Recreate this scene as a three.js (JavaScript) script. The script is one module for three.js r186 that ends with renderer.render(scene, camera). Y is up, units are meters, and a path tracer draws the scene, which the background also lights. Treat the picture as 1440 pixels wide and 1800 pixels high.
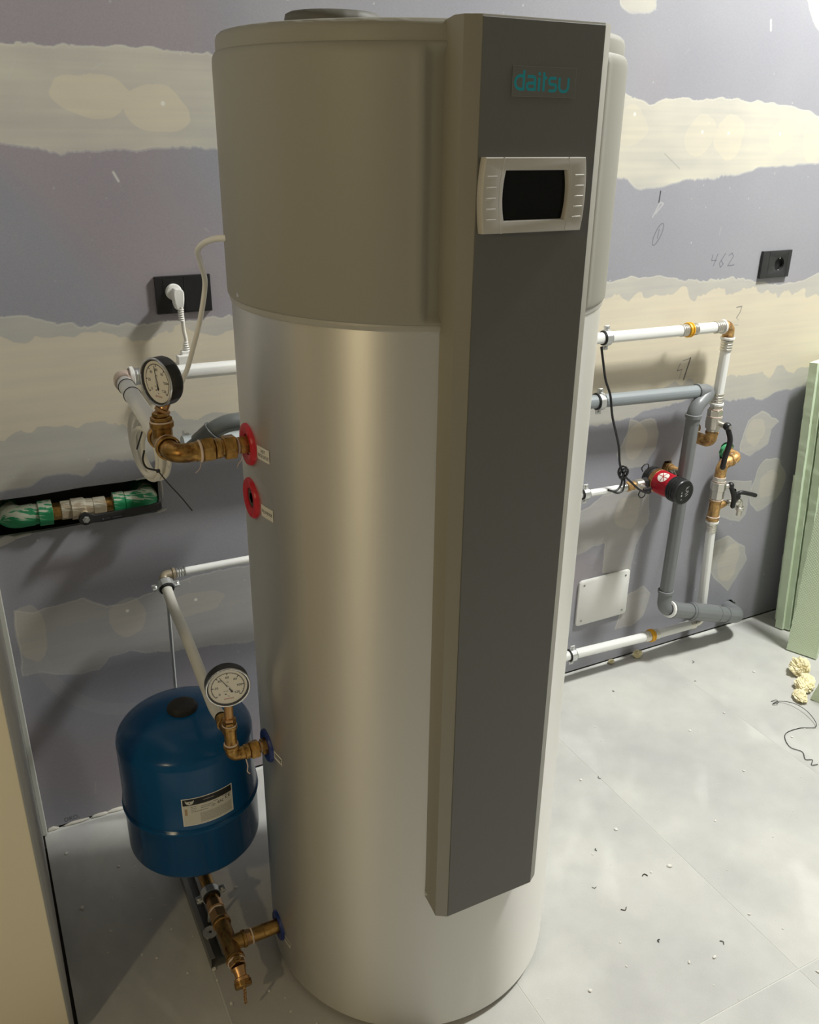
import * as THREE from 'three';
import { mergeGeometries, toCreasedNormals } from 'three/addons/utils/BufferGeometryUtils.js';
import { RoundedBoxGeometry } from 'three/addons/geometries/RoundedBoxGeometry.js';
import { RectAreaLightUniformsLib } from 'three/addons/lights/RectAreaLightUniformsLib.js';
import { ImprovedNoise } from 'three/addons/math/ImprovedNoise.js';

// ------------------------------------------------------------------ camera, light, exposure
const scene = new THREE.Scene();
scene.background = new THREE.Color(0x000000);
const camera = new THREE.PerspectiveCamera(60.13, 1440 / 1800, 0.05, 30);
camera.position.set(0, 1.75, 2.0755);
camera.quaternion.setFromRotationMatrix(new THREE.Matrix4().makeBasis(
  new THREE.Vector3(0.89106, 0.01205, 0.45372), new THREE.Vector3(0.17114, 0.91694, -0.36046), new THREE.Vector3(-0.42038, 0.39884, 0.81499)));
scene.add(camera);
const renderer = new THREE.WebGLRenderer({ antialias: true });
renderer.toneMapping = THREE.LinearToneMapping;
renderer.toneMappingExposure = 1.0;
renderer.shadowMap.enabled = true;
renderer.shadowMap.type = THREE.PCFSoftShadowMap;
RectAreaLightUniformsLib.init();
const CEIL = 3.6;
const PANEL = { x: 2.66, z: 1.04, size: 0.34, color: [0.975, 0.985, 0.955], power: 360 };      // white ceiling panel beyond the heater
const BULB = { x: -1.5, y: 2.12, z: 2.08, radius: 0.05, color: [1, 0.82, 0.5], power: 2.35 };      // warm lamp in the hall behind the camera
const panelLight = new THREE.RectAreaLight(new THREE.Color().setRGB(...PANEL.color), PANEL.power, PANEL.size, PANEL.size);
panelLight.position.set(PANEL.x, CEIL - 0.026, PANEL.z);
panelLight.lookAt(PANEL.x, 0, PANEL.z);
scene.add(panelLight);
const bulbLight = new THREE.PointLight(new THREE.Color().setRGB(...BULB.color), BULB.power);
bulbLight.position.set(BULB.x, BULB.y, BULB.z);
bulbLight.castShadow = true;
bulbLight.shadow.radius = BULB.radius / 0.02;
bulbLight.shadow.mapSize.set(2048, 2048);
scene.add(bulbLight);

// ------------------------------------------------------------------ helpers
const V = (x, y, z) => new THREE.Vector3(x, y, z);
const X = V(1, 0, 0), Y = V(0, 1, 0), Z = V(0, 0, 1), NX = V(-1, 0, 0), NZ = V(0, 0, -1);
let seed = 7;
const rnd = () => { seed = (seed * 1664525 + 1013904223) >>> 0; return seed / 4294967296; };
const noise = new ImprovedNoise();
const n2 = (x, y, s = 0) => noise.noise(x, y, s + 0.5);
const fbm = (x, y, s = 0, o = 4) => { let v = 0, a = 0.5; for (let i = 0; i < o; i++) { v += a * n2(x, y, s + i * 7.3); x *= 2.03; y *= 2.03; a *= 0.5; } return v; };
const clamp = (v, a = 0, b = 1) => Math.min(b, Math.max(a, v));
const smooth = (a, b, v) => { const t = clamp((v - a) / (b - a)); return t * t * (3 - 2 * t); };
const lerp = (a, b, t) => a + (b - a) * t;

const used = {}, bases = new WeakMap();
const numbered = (n) => { const k = used[n] = (used[n] ?? -1) + 1; return k ? n + '_' + String(k).padStart(3, '0') : n; };
const std = (rgb, roughness = 0.6, metalness = 0, more = {}) => new THREE.MeshStandardMaterial({ color: new THREE.Color().setRGB(...rgb), roughness, metalness, ...more });
const phys = (rgb, roughness, metalness, more = {}) => new THREE.MeshPhysicalMaterial({ color: new THREE.Color().setRGB(...rgb), roughness, metalness, ...more });

function thing(name, label, category, base = [0, 0, 0], group) {
  const g = new THREE.Group(); g.name = numbered(name); g.position.set(...base); scene.add(g);
  g.userData = { label, category }; if (group) g.userData.group = group;
  bases.set(g, base); return g;
}
function structure(name, base = [0, 0, 0]) {
  const g = new THREE.Group(); g.name = name; g.position.set(...base); scene.add(g);
  g.userData = { kind: 'structure' }; bases.set(g, base); return g;
}
function clean(g) {
  let q = g.index ? g.toNonIndexed() : g.clone();
  for (const k of Object.keys(q.attributes)) if (!['position', 'normal', 'uv'].includes(k)) q.deleteAttribute(k);
  if (!q.attributes.normal) q.computeVertexNormals();
  if (!q.attributes.uv) q.setAttribute('uv', new THREE.BufferAttribute(new Float32Array(q.attributes.position.count * 2), 2));
  q.morphAttributes = {}; q.clearGroups(); return q;
}
// geoms are written in room coordinates; they are moved into the thing's own
function part(parent, name, geoms, mat, label) {
  const list = (Array.isArray(geoms) ? geoms : [geoms]).map(clean);
  const g = list.length > 1 ? mergeGeometries(list) : list[0];
  const b = bases.get(parent) ?? [0, 0, 0];
  g.translate(-b[0], -b[1], -b[2]);
  const m = new THREE.Mesh(g, mat); m.name = name; m.castShadow = m.receiveShadow = true;
  if (label) m.userData.label = label;
  bases.set(m, b); parent.add(m); return m;
}
const parts = (parent, name, geoms, mat, label) => geoms.forEach((g) => part(parent, name, g, mat, label));
function single(name, label, category, base, geoms, mat, group) {
  const list = (Array.isArray(geoms) ? geoms : [geoms]).map(clean);
  const g = list.length > 1 ? mergeGeometries(list) : list[0];
  g.translate(-base[0], -base[1], -base[2]);
  const m = new THREE.Mesh(g, mat); m.name = numbered(name); m.position.set(...base); m.castShadow = m.receiveShadow = true;
  m.userData = { label, category }; if (group) m.userData.group = group;
  scene.add(m); return m;
}
const crease = (g, a = 0.6) => toCreasedNormals(g, a);
const orient = (g, a, dir) => { const q = new THREE.Quaternion().setFromUnitVectors(Y, dir.clone().normalize()); g.applyQuaternion(q); g.translate(a.x, a.y, a.z); return g; };
// a turned shape: profile [[distance along dir, radius], ...]
function spin(profile, a, dir, seg = 32, cr = 0.55) {
  const g = new THREE.LatheGeometry(profile.map(([t, r]) => new THREE.Vector2(Math.max(r, 0), t)), seg);
  return orient(crease(g, cr), a, dir);
}
const rod = (a, b, r, seg = 24) => { const d = b.clone().sub(a), l = d.length(); return spin([[0, 0], [0, r], [l, r], [l, 0]], a, d, seg); };
const ring = (a, dir, r, t, seg = 36) => spin([[-t, r - t * 0.3], [-t * 0.6, r + t * 0.5], [0, r + t * 0.8], [t * 0.6, r + t * 0.5], [t, r - t * 0.3]], a, dir, seg, 1.2);
function hex(a, dir, len, r, roll = 0.3) {
  const c = Math.min(0.0015, len * 0.2);
  const g = new THREE.LatheGeometry([[0, 0], [0, r * 0.9], [c, r], [len - c, r], [len, r * 0.9], [len, 0]].map(([t, q]) => new THREE.Vector2(q, t)), 6);
  g.rotateY(roll); return orient(crease(g, 0.4), a, dir);
}
function pathOf(pts, bend) {
  const path = new THREE.CurvePath(); let from = pts[0];
  for (let i = 1; i < pts.length - 1; i++) {
    const p = pts[i], b = Math.min(bend, p.distanceTo(pts[i - 1]) * 0.499, p.distanceTo(pts[i + 1]) * 0.499);
    const s = p.clone().add(pts[i - 1].clone().sub(p).setLength(b)), e = p.clone().add(pts[i + 1].clone().sub(p).setLength(b));
    if (s.distanceTo(from) > 1e-5) path.add(new THREE.LineCurve3(from, s));
    const k = 0.5523, c1 = s.clone().lerp(p, k), c2 = e.clone().lerp(p, k);
    path.add(new THREE.CubicBezierCurve3(s, c1, c2, e)); from = e;
  }
  path.add(new THREE.LineCurve3(from, pts[pts.length - 1])); return path;
}
const bent = (pts, r, bend, seg = 60, rs = 20) => new THREE.TubeGeometry(pathOf(pts, bend), seg, r, rs, false);
const cable = (pts, r, seg = 80, rs = 10, tension = 0.5) => new THREE.TubeGeometry(new THREE.CatmullRomCurve3(pts, false, 'centripetal', tension), seg, r, rs, false);
const ball = (c, r, s = 20) => new THREE.SphereGeometry(r, s, Math.round(s * 0.7)).translate(c.x, c.y, c.z);
const box = (cx, cy, cz, w, h, d, r = 0) => (r ? new RoundedBoxGeometry(w, h, d, 3, r) : new THREE.BoxGeometry(w, h, d)).translate(cx, cy, cz);
function facing(g, c, normal, up = Y) {          // geometry built in xy facing +z, turned to face normal
  const z = normal.clone().normalize(), x = up.clone().cross(z).normalize(), y = z.clone().cross(x);
  g.applyMatrix4(new THREE.Matrix4().makeBasis(x, y, z)); return g.translate(c.x, c.y, c.z);
}
function curvedPatch(cx, cz, r, a0, a1, y0, y1, seg = 16) {      // a label lying on an upright cylinder, angles from +z towards +x
  const g = new THREE.PlaneGeometry(1, 1, seg, 1), p = g.attributes.position, uv = g.attributes.uv;
  for (let i = 0; i < p.count; i++) { const a = lerp(a0, a1, uv.getX(i)), y = lerp(y0, y1, uv.getY(i)); p.setXYZ(i, cx + r * Math.sin(a), y, cz + r * Math.cos(a)); }
  g.computeVertexNormals(); return g;
}
function canvas(w, h, draw) { const c = document.createElement('canvas'); c.width = w; c.height = h; draw(c.getContext('2d'), w, h); return c; }
function canvasMap(w, h, draw, srgb = true) { const t = new THREE.CanvasTexture(canvas(w, h, draw)); if (srgb) t.colorSpace = THREE.SRGBColorSpace; t.anisotropy = 8; return t; }
function pixelMap(w, h, fn, srgb = true) {       // fn(u, v) -> [r, g, b] in 0..255, v upwards
  const d = new Uint8Array(w * h * 4);
  for (let y = 0; y < h; y++) for (let x = 0; x < w; x++) { const c = fn((x + 0.5) / w, (y + 0.5) / h), o = (y * w + x) * 4; d[o] = clamp(c[0], 0, 255); d[o + 1] = clamp(c[1], 0, 255); d[o + 2] = clamp(c[2], 0, 255); d[o + 3] = 255; }
  const t = new THREE.DataTexture(d, w, h); t.magFilter = THREE.LinearFilter; t.minFilter = THREE.LinearMipmapLinearFilter; t.generateMipmaps = true; t.wrapS = t.wrapT = THREE.RepeatWrapping;
  if (srgb) t.colorSpace = THREE.SRGBColorSpace; t.needsUpdate = true; return t;
}

// ------------------------------------------------------------------ materials
const grain = pixelMap(256, 256, (u, v) => { const g = 128 + 110 * (rnd() - 0.5) + 60 * fbm(u * 24, v * 24, 3, 2); return [g, g, g]; }, false);
const brassTone = pixelMap(256, 256, (u, v) => { const g = 1 + 0.5 * fbm(u * 6, v * 6, 5) + 0.06 * (rnd() - 0.5), w = smooth(0.05, 0.3, fbm(u * 9, v * 9, 11)); return [198 * g - 40 * w, 160 * g - 46 * w, 100 * g - 30 * w]; });
const brass = std([0.72, 0.68, 0.58], 0.38, 0.92, { map: brassTone }), paleBrass = std([0.9, 0.9, 0.96], 0.5, 0.5, { map: brassTone });
const copperBrass = std([0.6, 0.35, 0.16], 0.34, 0.95);
const nickel = std([0.72, 0.69, 0.62], 0.33, 0.85);
const steel = std([0.62, 0.62, 0.6], 0.35, 0.9);
const zinc = std([0.7, 0.71, 0.7], 0.42, 0.85);
const chrome = std([0.8, 0.8, 0.8], 0.18, 1);
const whitePipe = std([0.88, 0.88, 0.85], 0.34);
const whitePlastic = std([0.87, 0.86, 0.82], 0.45);
const ivoryCable = std([0.84, 0.81, 0.72], 0.5);
const blackRubber = std([0.015, 0.015, 0.015], 0.7);
const blackPlastic = std([0.016, 0.016, 0.017], 0.38);
const hemp = std([0.74, 0.6, 0.5], 0.95);
const greyPipe = std([0.19, 0.2, 0.203], 0.36);
const darkGreyPipe = std([0.13, 0.14, 0.135], 0.42);
const silver = phys([0.74, 0.725, 0.68], 0.5, 0.92, { anisotropy: 0.82, anisotropyRotation: Math.PI / 2 });
const taupe = std([0.305, 0.295, 0.245], 0.5, 0, { bumpMap: grain, bumpScale: 0.0001 });
const trimTaupe = std([0.27, 0.256, 0.21], 0.45, 0, { bumpMap: grain, bumpScale: 0.0001 });
const plateGrey = std([0.118, 0.117, 0.103], 0.45, 0, { bumpMap: grain, bumpScale: 0.0001 });
const signalRed = std([0.55, 0.012, 0.025], 0.4);
const signalBlue = std([0.012, 0.03, 0.16], 0.42);
const yellowBand = std([0.85, 0.45, 0.02], 0.4);

// ------------------------------------------------------------------ the room
// back wall: plasterboard paper with filled joints and filled screw heads (flat print of matter, with torn and feathered outlines)
const WX0 = -0.06, WW = 3.4, WH = 2.5;
const wallCanvas = (() => {
  const w = 2048, h = 1506, sx = w / WW, sy = h / WH;
  const px = ([x, y]) => [(x - WX0) * sx, (WH - y) * sy];
  const wob = (pts, amp, fine, s) => {           // walk an outline and make it ragged
    const out = [];
    for (let i = 0; i < pts.length; i++) {
      const a = pts[i], b = pts[(i + 1) % pts.length], n = Math.max(2, Math.round(Math.hypot(b[0] - a[0], b[1] - a[1]) / 0.004));
      for (let k = 0; k < n; k++) { const t = k / n, x = lerp(a[0], b[0], t), y = lerp(a[1], b[1], t); out.push([x + amp * 0.6 * n2(x * 30, y * 30, s), y + amp * n2(x * 24, y * 12, s + 3) + fine * 0.55 * (n2(x * 150, y * 40, s + 9) + 0.7 * n2(x * 60, y * 40, s + 5)) * (n2(x * 5, 0, s) > -0.05 ? 1 : 0.2)]); }
    }
    return out;
  };
  const fillMask = (c, pts, level) => { c.fillStyle = `rgb(${level},${level},${level})`; c.beginPath(); pts.forEach((p, i) => { const q = px(p); i ? c.lineTo(...q) : c.moveTo(...q); }); c.closePath(); c.fill(); };
  const spot = (x, y, rx, ry, s, rot = 0) => Array.from({ length: 64 }, (_, i) => { const a = i / 64 * Math.PI * 2, k = 1 + 0.22 * n2(Math.cos(a) * 1.3 + x * 9, Math.sin(a) * 1.3 + y * 9, s); const u = rx * k * Math.cos(a), v = ry * k * Math.sin(a); return [x + u * Math.cos(rot) - v * Math.sin(rot), y + u * Math.sin(rot) + v * Math.cos(rot)]; });
  const layer = (list) => canvas(w, h, (c) => { c.fillStyle = '#000'; c.fillRect(0, 0, w, h); list.forEach(([p, l]) => fillMask(c, p, l)); }).getContext('2d').getImageData(0, 0, w, h).data;
  const b1 = [[-0.1, 1.893], [0.17, 1.891], [0.23, 1.893], [0.337, 1.891], [0.398, 1.895], [0.473, 1.89], [0.599, 1.89], [1.1, 1.87], [1.696, 1.846], [1.727, 1.833], [1.788, 1.817], [1.847, 1.828], [2.035, 1.837], [2.215, 1.829], [2.36, 1.817], [2.464, 1.796], [3.4, 1.8], [3.4, 1.66], [2.501, 1.665], [2.258, 1.65], [2.145, 1.63], [1.946, 1.617], [1.842, 1.603], [1.79, 1.601], [1.758, 1.613], [1.705, 1.632], [1.2, 1.68], [0.588, 1.701], [0.515, 1.705], [0.418, 1.7], [0.347, 1.696], [0.261, 1.694], [0.202, 1.702], [0.14, 1.713], [-0.1, 1.73]];
  const b2 = [[-0.1, 1.372], [0.086, 1.37], [0.141, 1.367], [0.196, 1.345], [0.255, 1.341], [0.315, 1.333], [0.404, 1.331], [0.577, 1.333], [1.2, 1.34], [1.692, 1.342], [1.795, 1.352], [1.904, 1.35], [1.998, 1.328], [2.211, 1.324], [2.42, 1.288], [2.599, 1.316], [3.4, 1.32], [3.4, 0.92], [2.594, 0.93], [2.432, 0.912], [2.271, 0.924], [2.09, 0.945], [1.971, 0.935], [1.835, 0.915], [1.723, 0.911], [1.2, 0.95], [0.583, 0.998], [0.384, 1.004], [0.317, 1.012], [0.24, 1.015], [0.21, 0.99], [0.149, 1.003], [0.098, 0.99], [0.023, 0.979], [-0.1, 0.97]];
  const b2core = [[-0.1, 1.335], [0.2, 1.315], [0.5, 1.305], [1.2, 1.31], [1.75, 1.3], [2.2, 1.285], [2.6, 1.25], [3.4, 1.27], [3.4, 1.02], [2.5, 1.0], [2.0, 1.0], [1.7, 0.99], [1.2, 1.06], [0.5, 1.1], [0.2, 1.11], [-0.1, 1.09]];
  const b3 = [[0.004, 0.673], [0.049, 0.661], [0.1, 0.665], [0.163, 0.673], [0.212, 0.629], [0.243, 0.634], [0.327, 0.647], [0.367, 0.662], [0.461, 0.669], [0.593, 0.674], [1.1, 0.66], [1.1, 0.44], [0.586, 0.436], [0.436, 0.454], [0.36, 0.465], [0.26, 0.493], [0.202, 0.489], [0.177, 0.456], [0.08, 0.475], [-0.001, 0.496]];
  const p1 = [[1.854, 0.909], [1.953, 0.9], [1.978, 0.848], [1.971, 0.79], [1.942, 0.745], [1.847, 0.746], [1.817, 0.794], [1.844, 0.848]];
  const p2 = [[1.5, 0.6], [1.679, 0.611], [1.776, 0.663], [1.968, 0.654], [1.986, 0.532], [1.937, 0.445], [1.928, 0.338], [1.812, 0.375], [1.802, 0.494], [1.695, 0.464], [1.5, 0.46]];
  const p3 = [[2.363, 0.742], [2.383, 0.833], [2.444, 0.862], [2.539, 0.812], [2.504, 0.785], [2.503, 0.732], [2.425, 0.705], [2.373, 0.72]];
  const p5 = [[2.307, 0.624], [2.455, 0.599], [2.451, 0.465], [2.427, 0.447], [2.278, 0.498]];
  const p6 = [[2.317, 0.273], [2.322, 0.388], [2.382, 0.394], [2.475, 0.333], [2.501, 0.269], [2.432, 0.159], [2.345, 0.232]];
  const p7 = [[1.934, 0.258], [2, 0.276], [2.038, 0.233], [2.018, 0.157], [1.971, 0.122], [1.893, 0.13]];
  const top = [[2.32, 2.2], [2.332, 2.098], [2.402, 2.015], [2.7, 1.95], [3.4, 1.95], [3.4, 2.5], [2.3, 2.5]];
  // filler coat, then thicker second coat
  const coat = layer([[wob(b1, 0.008, 0.008, 1), 205], [wob(b2, 0.012, 0.009, 2), 165], [wob(b3, 0.008, 0.004, 4), 96], [wob(p1, 0.012, 0.004, 5), 120], [wob(p2, 0.012, 0.006, 6), 95], [wob(p3, 0.008, 0.003, 7), 130], [wob(spot(2.541, 0.573, 0.085, 0.1, 8), 0.006, 0.003, 8), 110], [wob(p5, 0.006, 0.003, 9), 105], [wob(p6, 0.005, 0.005, 10), 120], [wob(p7, 0.008, 0.005, 11), 105], [wob(top, 0.01, 0.01, 12), 150], [wob(spot(1.72, 2.06, 0.06, 0.03, 13), 0.01, 0.01, 13), 150]]);
  const thick = layer([[wob(b2core, 0.03, 0.012, 21), 165], [wob(spot(0.322, 1.803, 0.082, 0.042, 22, -0.06), 0.006, 0.002, 22), 135], [wob(spot(0.458, 1.778, 0.066, 0.046, 23), 0.006, 0.002, 23), 135], [wob(spot(1.737, 1.76, 0.06, 0.05, 24), 0.004, 0.002, 24), 55], [wob(spot(1.993, 1.739, 0.055, 0.055, 25), 0.004, 0.002, 25), 65], [wob(spot(2.106, 1.736, 0.06, 0.06, 26), 0.004, 0.002, 26), 80], [wob(spot(2.32, 1.738, 0.05, 0.05, 27), 0.004, 0.002, 27), 65], [wob(spot(2.46, 1.731, 0.05, 0.06, 28), 0.004, 0.002, 28), 90],
    [wob(spot(0.034, 0.602, 0.035, 0.085, 29), 0.003, 0.002, 29), 75], [wob(spot(0.264, 0.591, 0.05, 0.055, 30), 0.006, 0.003, 30), 65], [wob(spot(0.439, 0.59, 0.08, 0.035, 31), 0.006, 0.003, 31), 50], [wob(spot(1.89, 0.83, 0.045, 0.06, 32), 0.003, 0.002, 32), 75], [wob(spot(1.89, 0.58, 0.05, 0.06, 33), 0.004, 0.002, 33), 65], [wob(spot(2.43, 0.785, 0.045, 0.05, 34), 0.003, 0.002, 34), 65], [wob(spot(2.541, 0.573, 0.045, 0.055, 35), 0.003, 0.002, 35), 60], [wob(spot(2.41, 0.28, 0.05, 0.08, 36), 0.003, 0.002, 36), 60]]);
  return canvas(w, h, (c) => {
    const img = c.createImageData(w, h), d = img.data, lin = (v) => v;
    for (let y = 0; y < h; y++) for (let x = 0; x < w; x++) {
      const u = x / sx, v = WH - y / sy, o = (y * w + x) * 4;
      const cloud = fbm(u * 2.2, v * 2.2, 40, 3), fine = rnd() - 0.5, streak = n2(u * 5, v * 70, 50) * 0.6 + n2(u * 2, v * 160, 51) * 0.4;
      let r = 155 + cloud * 12 + fine * 7, g = 155 + cloud * 12 + fine * 7, b = 162 + cloud * 9 + fine * 7;
      const pink = smooth(0.08, 0.3, fbm(u * 1.6 + 5, v * 1.6, 60, 2)); r += pink * 7; g -= pink * 1; b -= pink * 3;
      const a = clamp(coat[o] / 255 * (1 + 0.22 * streak + 0.4 * fbm(u * 6, v * 9, 70, 3)), 0, 1) * (coat[o] > 4 ? 1 : 0);
      r = lerp(r, 212, a); g = lerp(g, 207, a); b = lerp(b, 189, a);
      const t = clamp(thick[o] / 255 * (1 + 0.22 * streak), 0, 1);
      r = lerp(r, 229, t); g = lerp(g, 216, t); b = lerp(b, 188, t);
      // rims left by the knife
      if (x > 2 && y > 2) { const e = Math.abs(coat[o] - coat[o - 8]) + Math.abs(coat[o] - coat[o - w * 8]); if (e > 40) { r = lerp(r, 216, 0.35); g = lerp(g, 214, 0.35); b = lerp(b, 204, 0.35); } }
      d[o] = r; d[o + 1] = g; d[o + 2] = b; d[o + 3] = 255;
    }
    c.putImageData(img, 0, 0);
    c.lineCap = c.lineJoin = 'round';
    const stroke = (pts, col, lw) => { c.strokeStyle = col; c.lineWidth = lw; c.beginPath(); pts.forEach((p, i) => { const q = px(p); i ? c.lineTo(...q) : c.moveTo(...q); }); c.stroke(); };
    const dot = (x, y, r, col) => { c.fillStyle = col; c.beginPath(); c.arc(...px([x, y]), r, 0, 7); c.fill(); };
    // pencil notes
    const pen = 'rgba(60,60,70,0.55)', dark = 'rgba(35,35,40,0.85)';
    stroke([[2.243, 1.232], [2.266, 1.234], [2.262, 1.215], [2.25, 1.198]], pen, 1.6); stroke([[2.25, 1.198], [2.262, 1.19]], 'rgba(60,60,70,.25)', 1.2); stroke([[2.247, 1.175], [2.262, 1.174]], 'rgba(60,60,70,.3)', 1.2);
    stroke([[2.075, 1.085], [2.058, 1.015]], dark, 2.2); stroke([[2.035, 1.07], [2.025, 1.047], [2.045, 1.05]], pen, 1.4); stroke([[2.044, 1.078], [2.073, 1.083]], pen, 1.2); stroke([[2.045, 1.05], [2.038, 1.02]], 'rgba(60,60,70,.35)', 1.2);
    c.strokeStyle = pen; c.lineWidth = 1.4; c.save(); c.translate(...px([1.878, 1.471])); c.rotate(0.45); c.beginPath(); c.ellipse(0, 0, 7, 20, 0, 0, 7); c.stroke(); c.restore(); stroke([[1.881, 1.485], [1.877, 1.46]], pen, 1.3);
    stroke([[1.869, 1.59], [1.867, 1.56]], dark, 2.2);
    stroke([[2.108, 1.402], [2.105, 1.385], [2.125, 1.385]], pen, 1.3); stroke([[2.128, 1.404], [2.116, 1.368]], pen, 1.3); stroke([[2.16, 1.404], [2.14, 1.375], [2.146, 1.362], [2.156, 1.372], [2.145, 1.384]], pen, 1.3); stroke([[2.175, 1.396], [2.187, 1.404], [2.195, 1.394], [2.176, 1.365], [2.203, 1.367]], pen, 1.3);
    // factory print along the bottom edge of the board
    c.fillStyle = 'rgba(30,30,32,0.8)'; c.font = '11px sans-serif'; c.fillText('DKO.', ...px([0.03, 0.012])); c.fillStyle = 'rgba(60,60,64,0.6)'; c.fillText('NOK', ...px([2.475, 0.028])); c.fillText('NOK', ...px([1.98, 0.033]));
    // scratches, white flecks and screw heads under thin filler
    stroke([[0.352, 1.655], [0.361, 1.637]], 'rgba(225,222,214,.8)', 3); stroke([[2.2, 2.04], [2.206, 2.015]], 'rgba(235,232,226,.6)', 4);
    stroke([[1.867, 1.69], [1.93, 1.65]], 'rgba(150,150,145,.6)', 1.5); stroke([[1.86, 1.53], [1.885, 1.556], [1.873, 1.56], [1.85, 1.52]], 'rgba(205,203,198,.5)', 3);
    for (let i = 0; i < 260; i++) { const x = rnd() * 3, y = rnd() * 2.2; dot(x, y, 0.5 + rnd() * 1.1, `rgba(222,220,212,${0.2 + rnd() * 0.5})`); }
    for (let i = 0; i < 26; i++) { const x = 0.02 + rnd() * 2.6, y = 0.04 + rnd() * 2, l = 0.01 + rnd() * 0.03, a = rnd() * 6.28; stroke([[x, y], [x + l * Math.cos(a), y + l * Math.sin(a)]], `rgba(210,208,202,${0.15 + rnd() * 0.25})`, 1 + rnd()); }
    for (const [x, y] of [[1.998, 1.748], [2.1, 1.745], [2.31, 1.745], [1.745, 1.79], [0.47, 1.79], [0.264, 0.61], [0.439, 0.6]]) dot(x, y, 2.6, 'rgba(240,237,226,.9)');
    // a wide swept smear of thin filler low on the left
    c.strokeStyle = 'rgba(186,183,176,0.16)'; c.lineWidth = 22; c.beginPath(); c.arc(...px([0.29, 0.56]), 150, 0.55 * Math.PI, 0.95 * Math.PI); c.stroke();
  });
})();
const wallTex = new THREE.CanvasTexture(wallCanvas); wallTex.colorSpace = THREE.SRGBColorSpace; wallTex.anisotropy = 8;
wallTex.wrapS = wallTex.wrapT = THREE.ClampToEdgeWrapping; wallTex.repeat.set(1 / WW, 1 / WH); wallTex.offset.set(-WX0 / WW, 0);
const wallMat = std([1, 1, 1], 0.85, 0, { map: wallTex });
const cutEdge = std([0.5, 0.48, 0.44], 0.95), cavityMat = std([0.05, 0.048, 0.045], 0.95), plaster = std([0.5, 0.49, 0.46], 0.9), beigePaint = std([0.85, 0.76, 0.56], 0.7), hallPaint = std([0.26, 0.245, 0.21], 0.8), ceilingPaint = std([0.34, 0.335, 0.34], 0.9), bareBoard = std([0.3, 0.295, 0.31], 0.9);
{
  const s = new THREE.Shape([[-0.05, 0.005], [3.3, 0.005], [3.3, CEIL], [-0.05, CEIL]].map((p) => new THREE.Vector2(...p)));
  const ragged = (cx, cy, r, k) => new THREE.Path(Array.from({ length: 18 }, (_, i) => { const a = -i / 18 * Math.PI * 2, q = r * (1 + 0.28 * n2(Math.cos(a) * 2, Math.sin(a) * 2, k)); return new THREE.Vector2(cx + q * Math.cos(a), cy + q * Math.sin(a)); }));
  const slot = [[0.0, 0.868], [0.1, 0.866], [0.2, 0.8665], [0.3, 0.8655], [0.366, 0.866], [0.374, 0.9], [0.377, 0.961], [0.3, 0.958], [0.2, 0.9605], [0.1, 0.958], [0.0, 0.96]];
  s.holes.push(new THREE.Path(slot.map((p) => new THREE.Vector2(...p))));
  s.holes.push(ragged(2.04, 0.715, 0.026, 1), ragged(2.135, 0.835, 0.03, 2), ragged(2.302, 0.736, 0.034, 3), ragged(2.445, 0.078, 0.036, 4));
  const g = new THREE.ExtrudeGeometry(s, { depth: 0.0125, bevelEnabled: false }); g.translate(0, 0, -0.0125);
  const wall = structure('wall_back'); part(wall, 'plasterboard', g, wallMat);
  part(wall, 'cavity_back', box(1.6, 1.75, -0.16, 3.6, 3.8, 0.1), cavityMat);
  // lumps of joint filler left round the cut slot
  const lump = (x, y, w, h, a) => { const q = new THREE.SphereGeometry(1, 16, 10), p = q.attributes.position; for (let i = 0; i < p.count; i++) { const k = 1 + 0.5 * n2(p.getX(i) * 2 + x * 9, p.getY(i) * 2 + y * 9, 2); p.setXYZ(i, p.getX(i) * k * w, p.getY(i) * k * h, p.getZ(i) * k * 0.004); } q.computeVertexNormals(); return q.rotateZ(a).translate(x, y, 0.001); };
  part(wall, 'filler_rim', [lump(0.372, 0.965, 0.014, 0.005, -0.3), lump(0.352, 0.962, 0.03, 0.0025, 0.1), lump(0.382, 0.93, 0.003, 0.035, 0), lump(0.375, 0.868, 0.014, 0.0035, 0.2), lump(0.01, 0.858, 0.03, 0.011, 0.2), lump(0.05, 0.864, 0.03, 0.004, 0.1)], plaster);
  part(wall, 'filler_foot', [[0.0, 0.014, 0.006], [0.06, 0.03, 0.004], [0.12, 0.025, 0.005], [0.165, 0.03, 0.006], [0.22, 0.02, 0.004]].map(([x, w, h]) => { const q = lump(x, 0.002, w, h, 0); q.scale(1, 1, 1.6); return q; }), std([0.72, 0.68, 0.6], 0.95));
}
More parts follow.
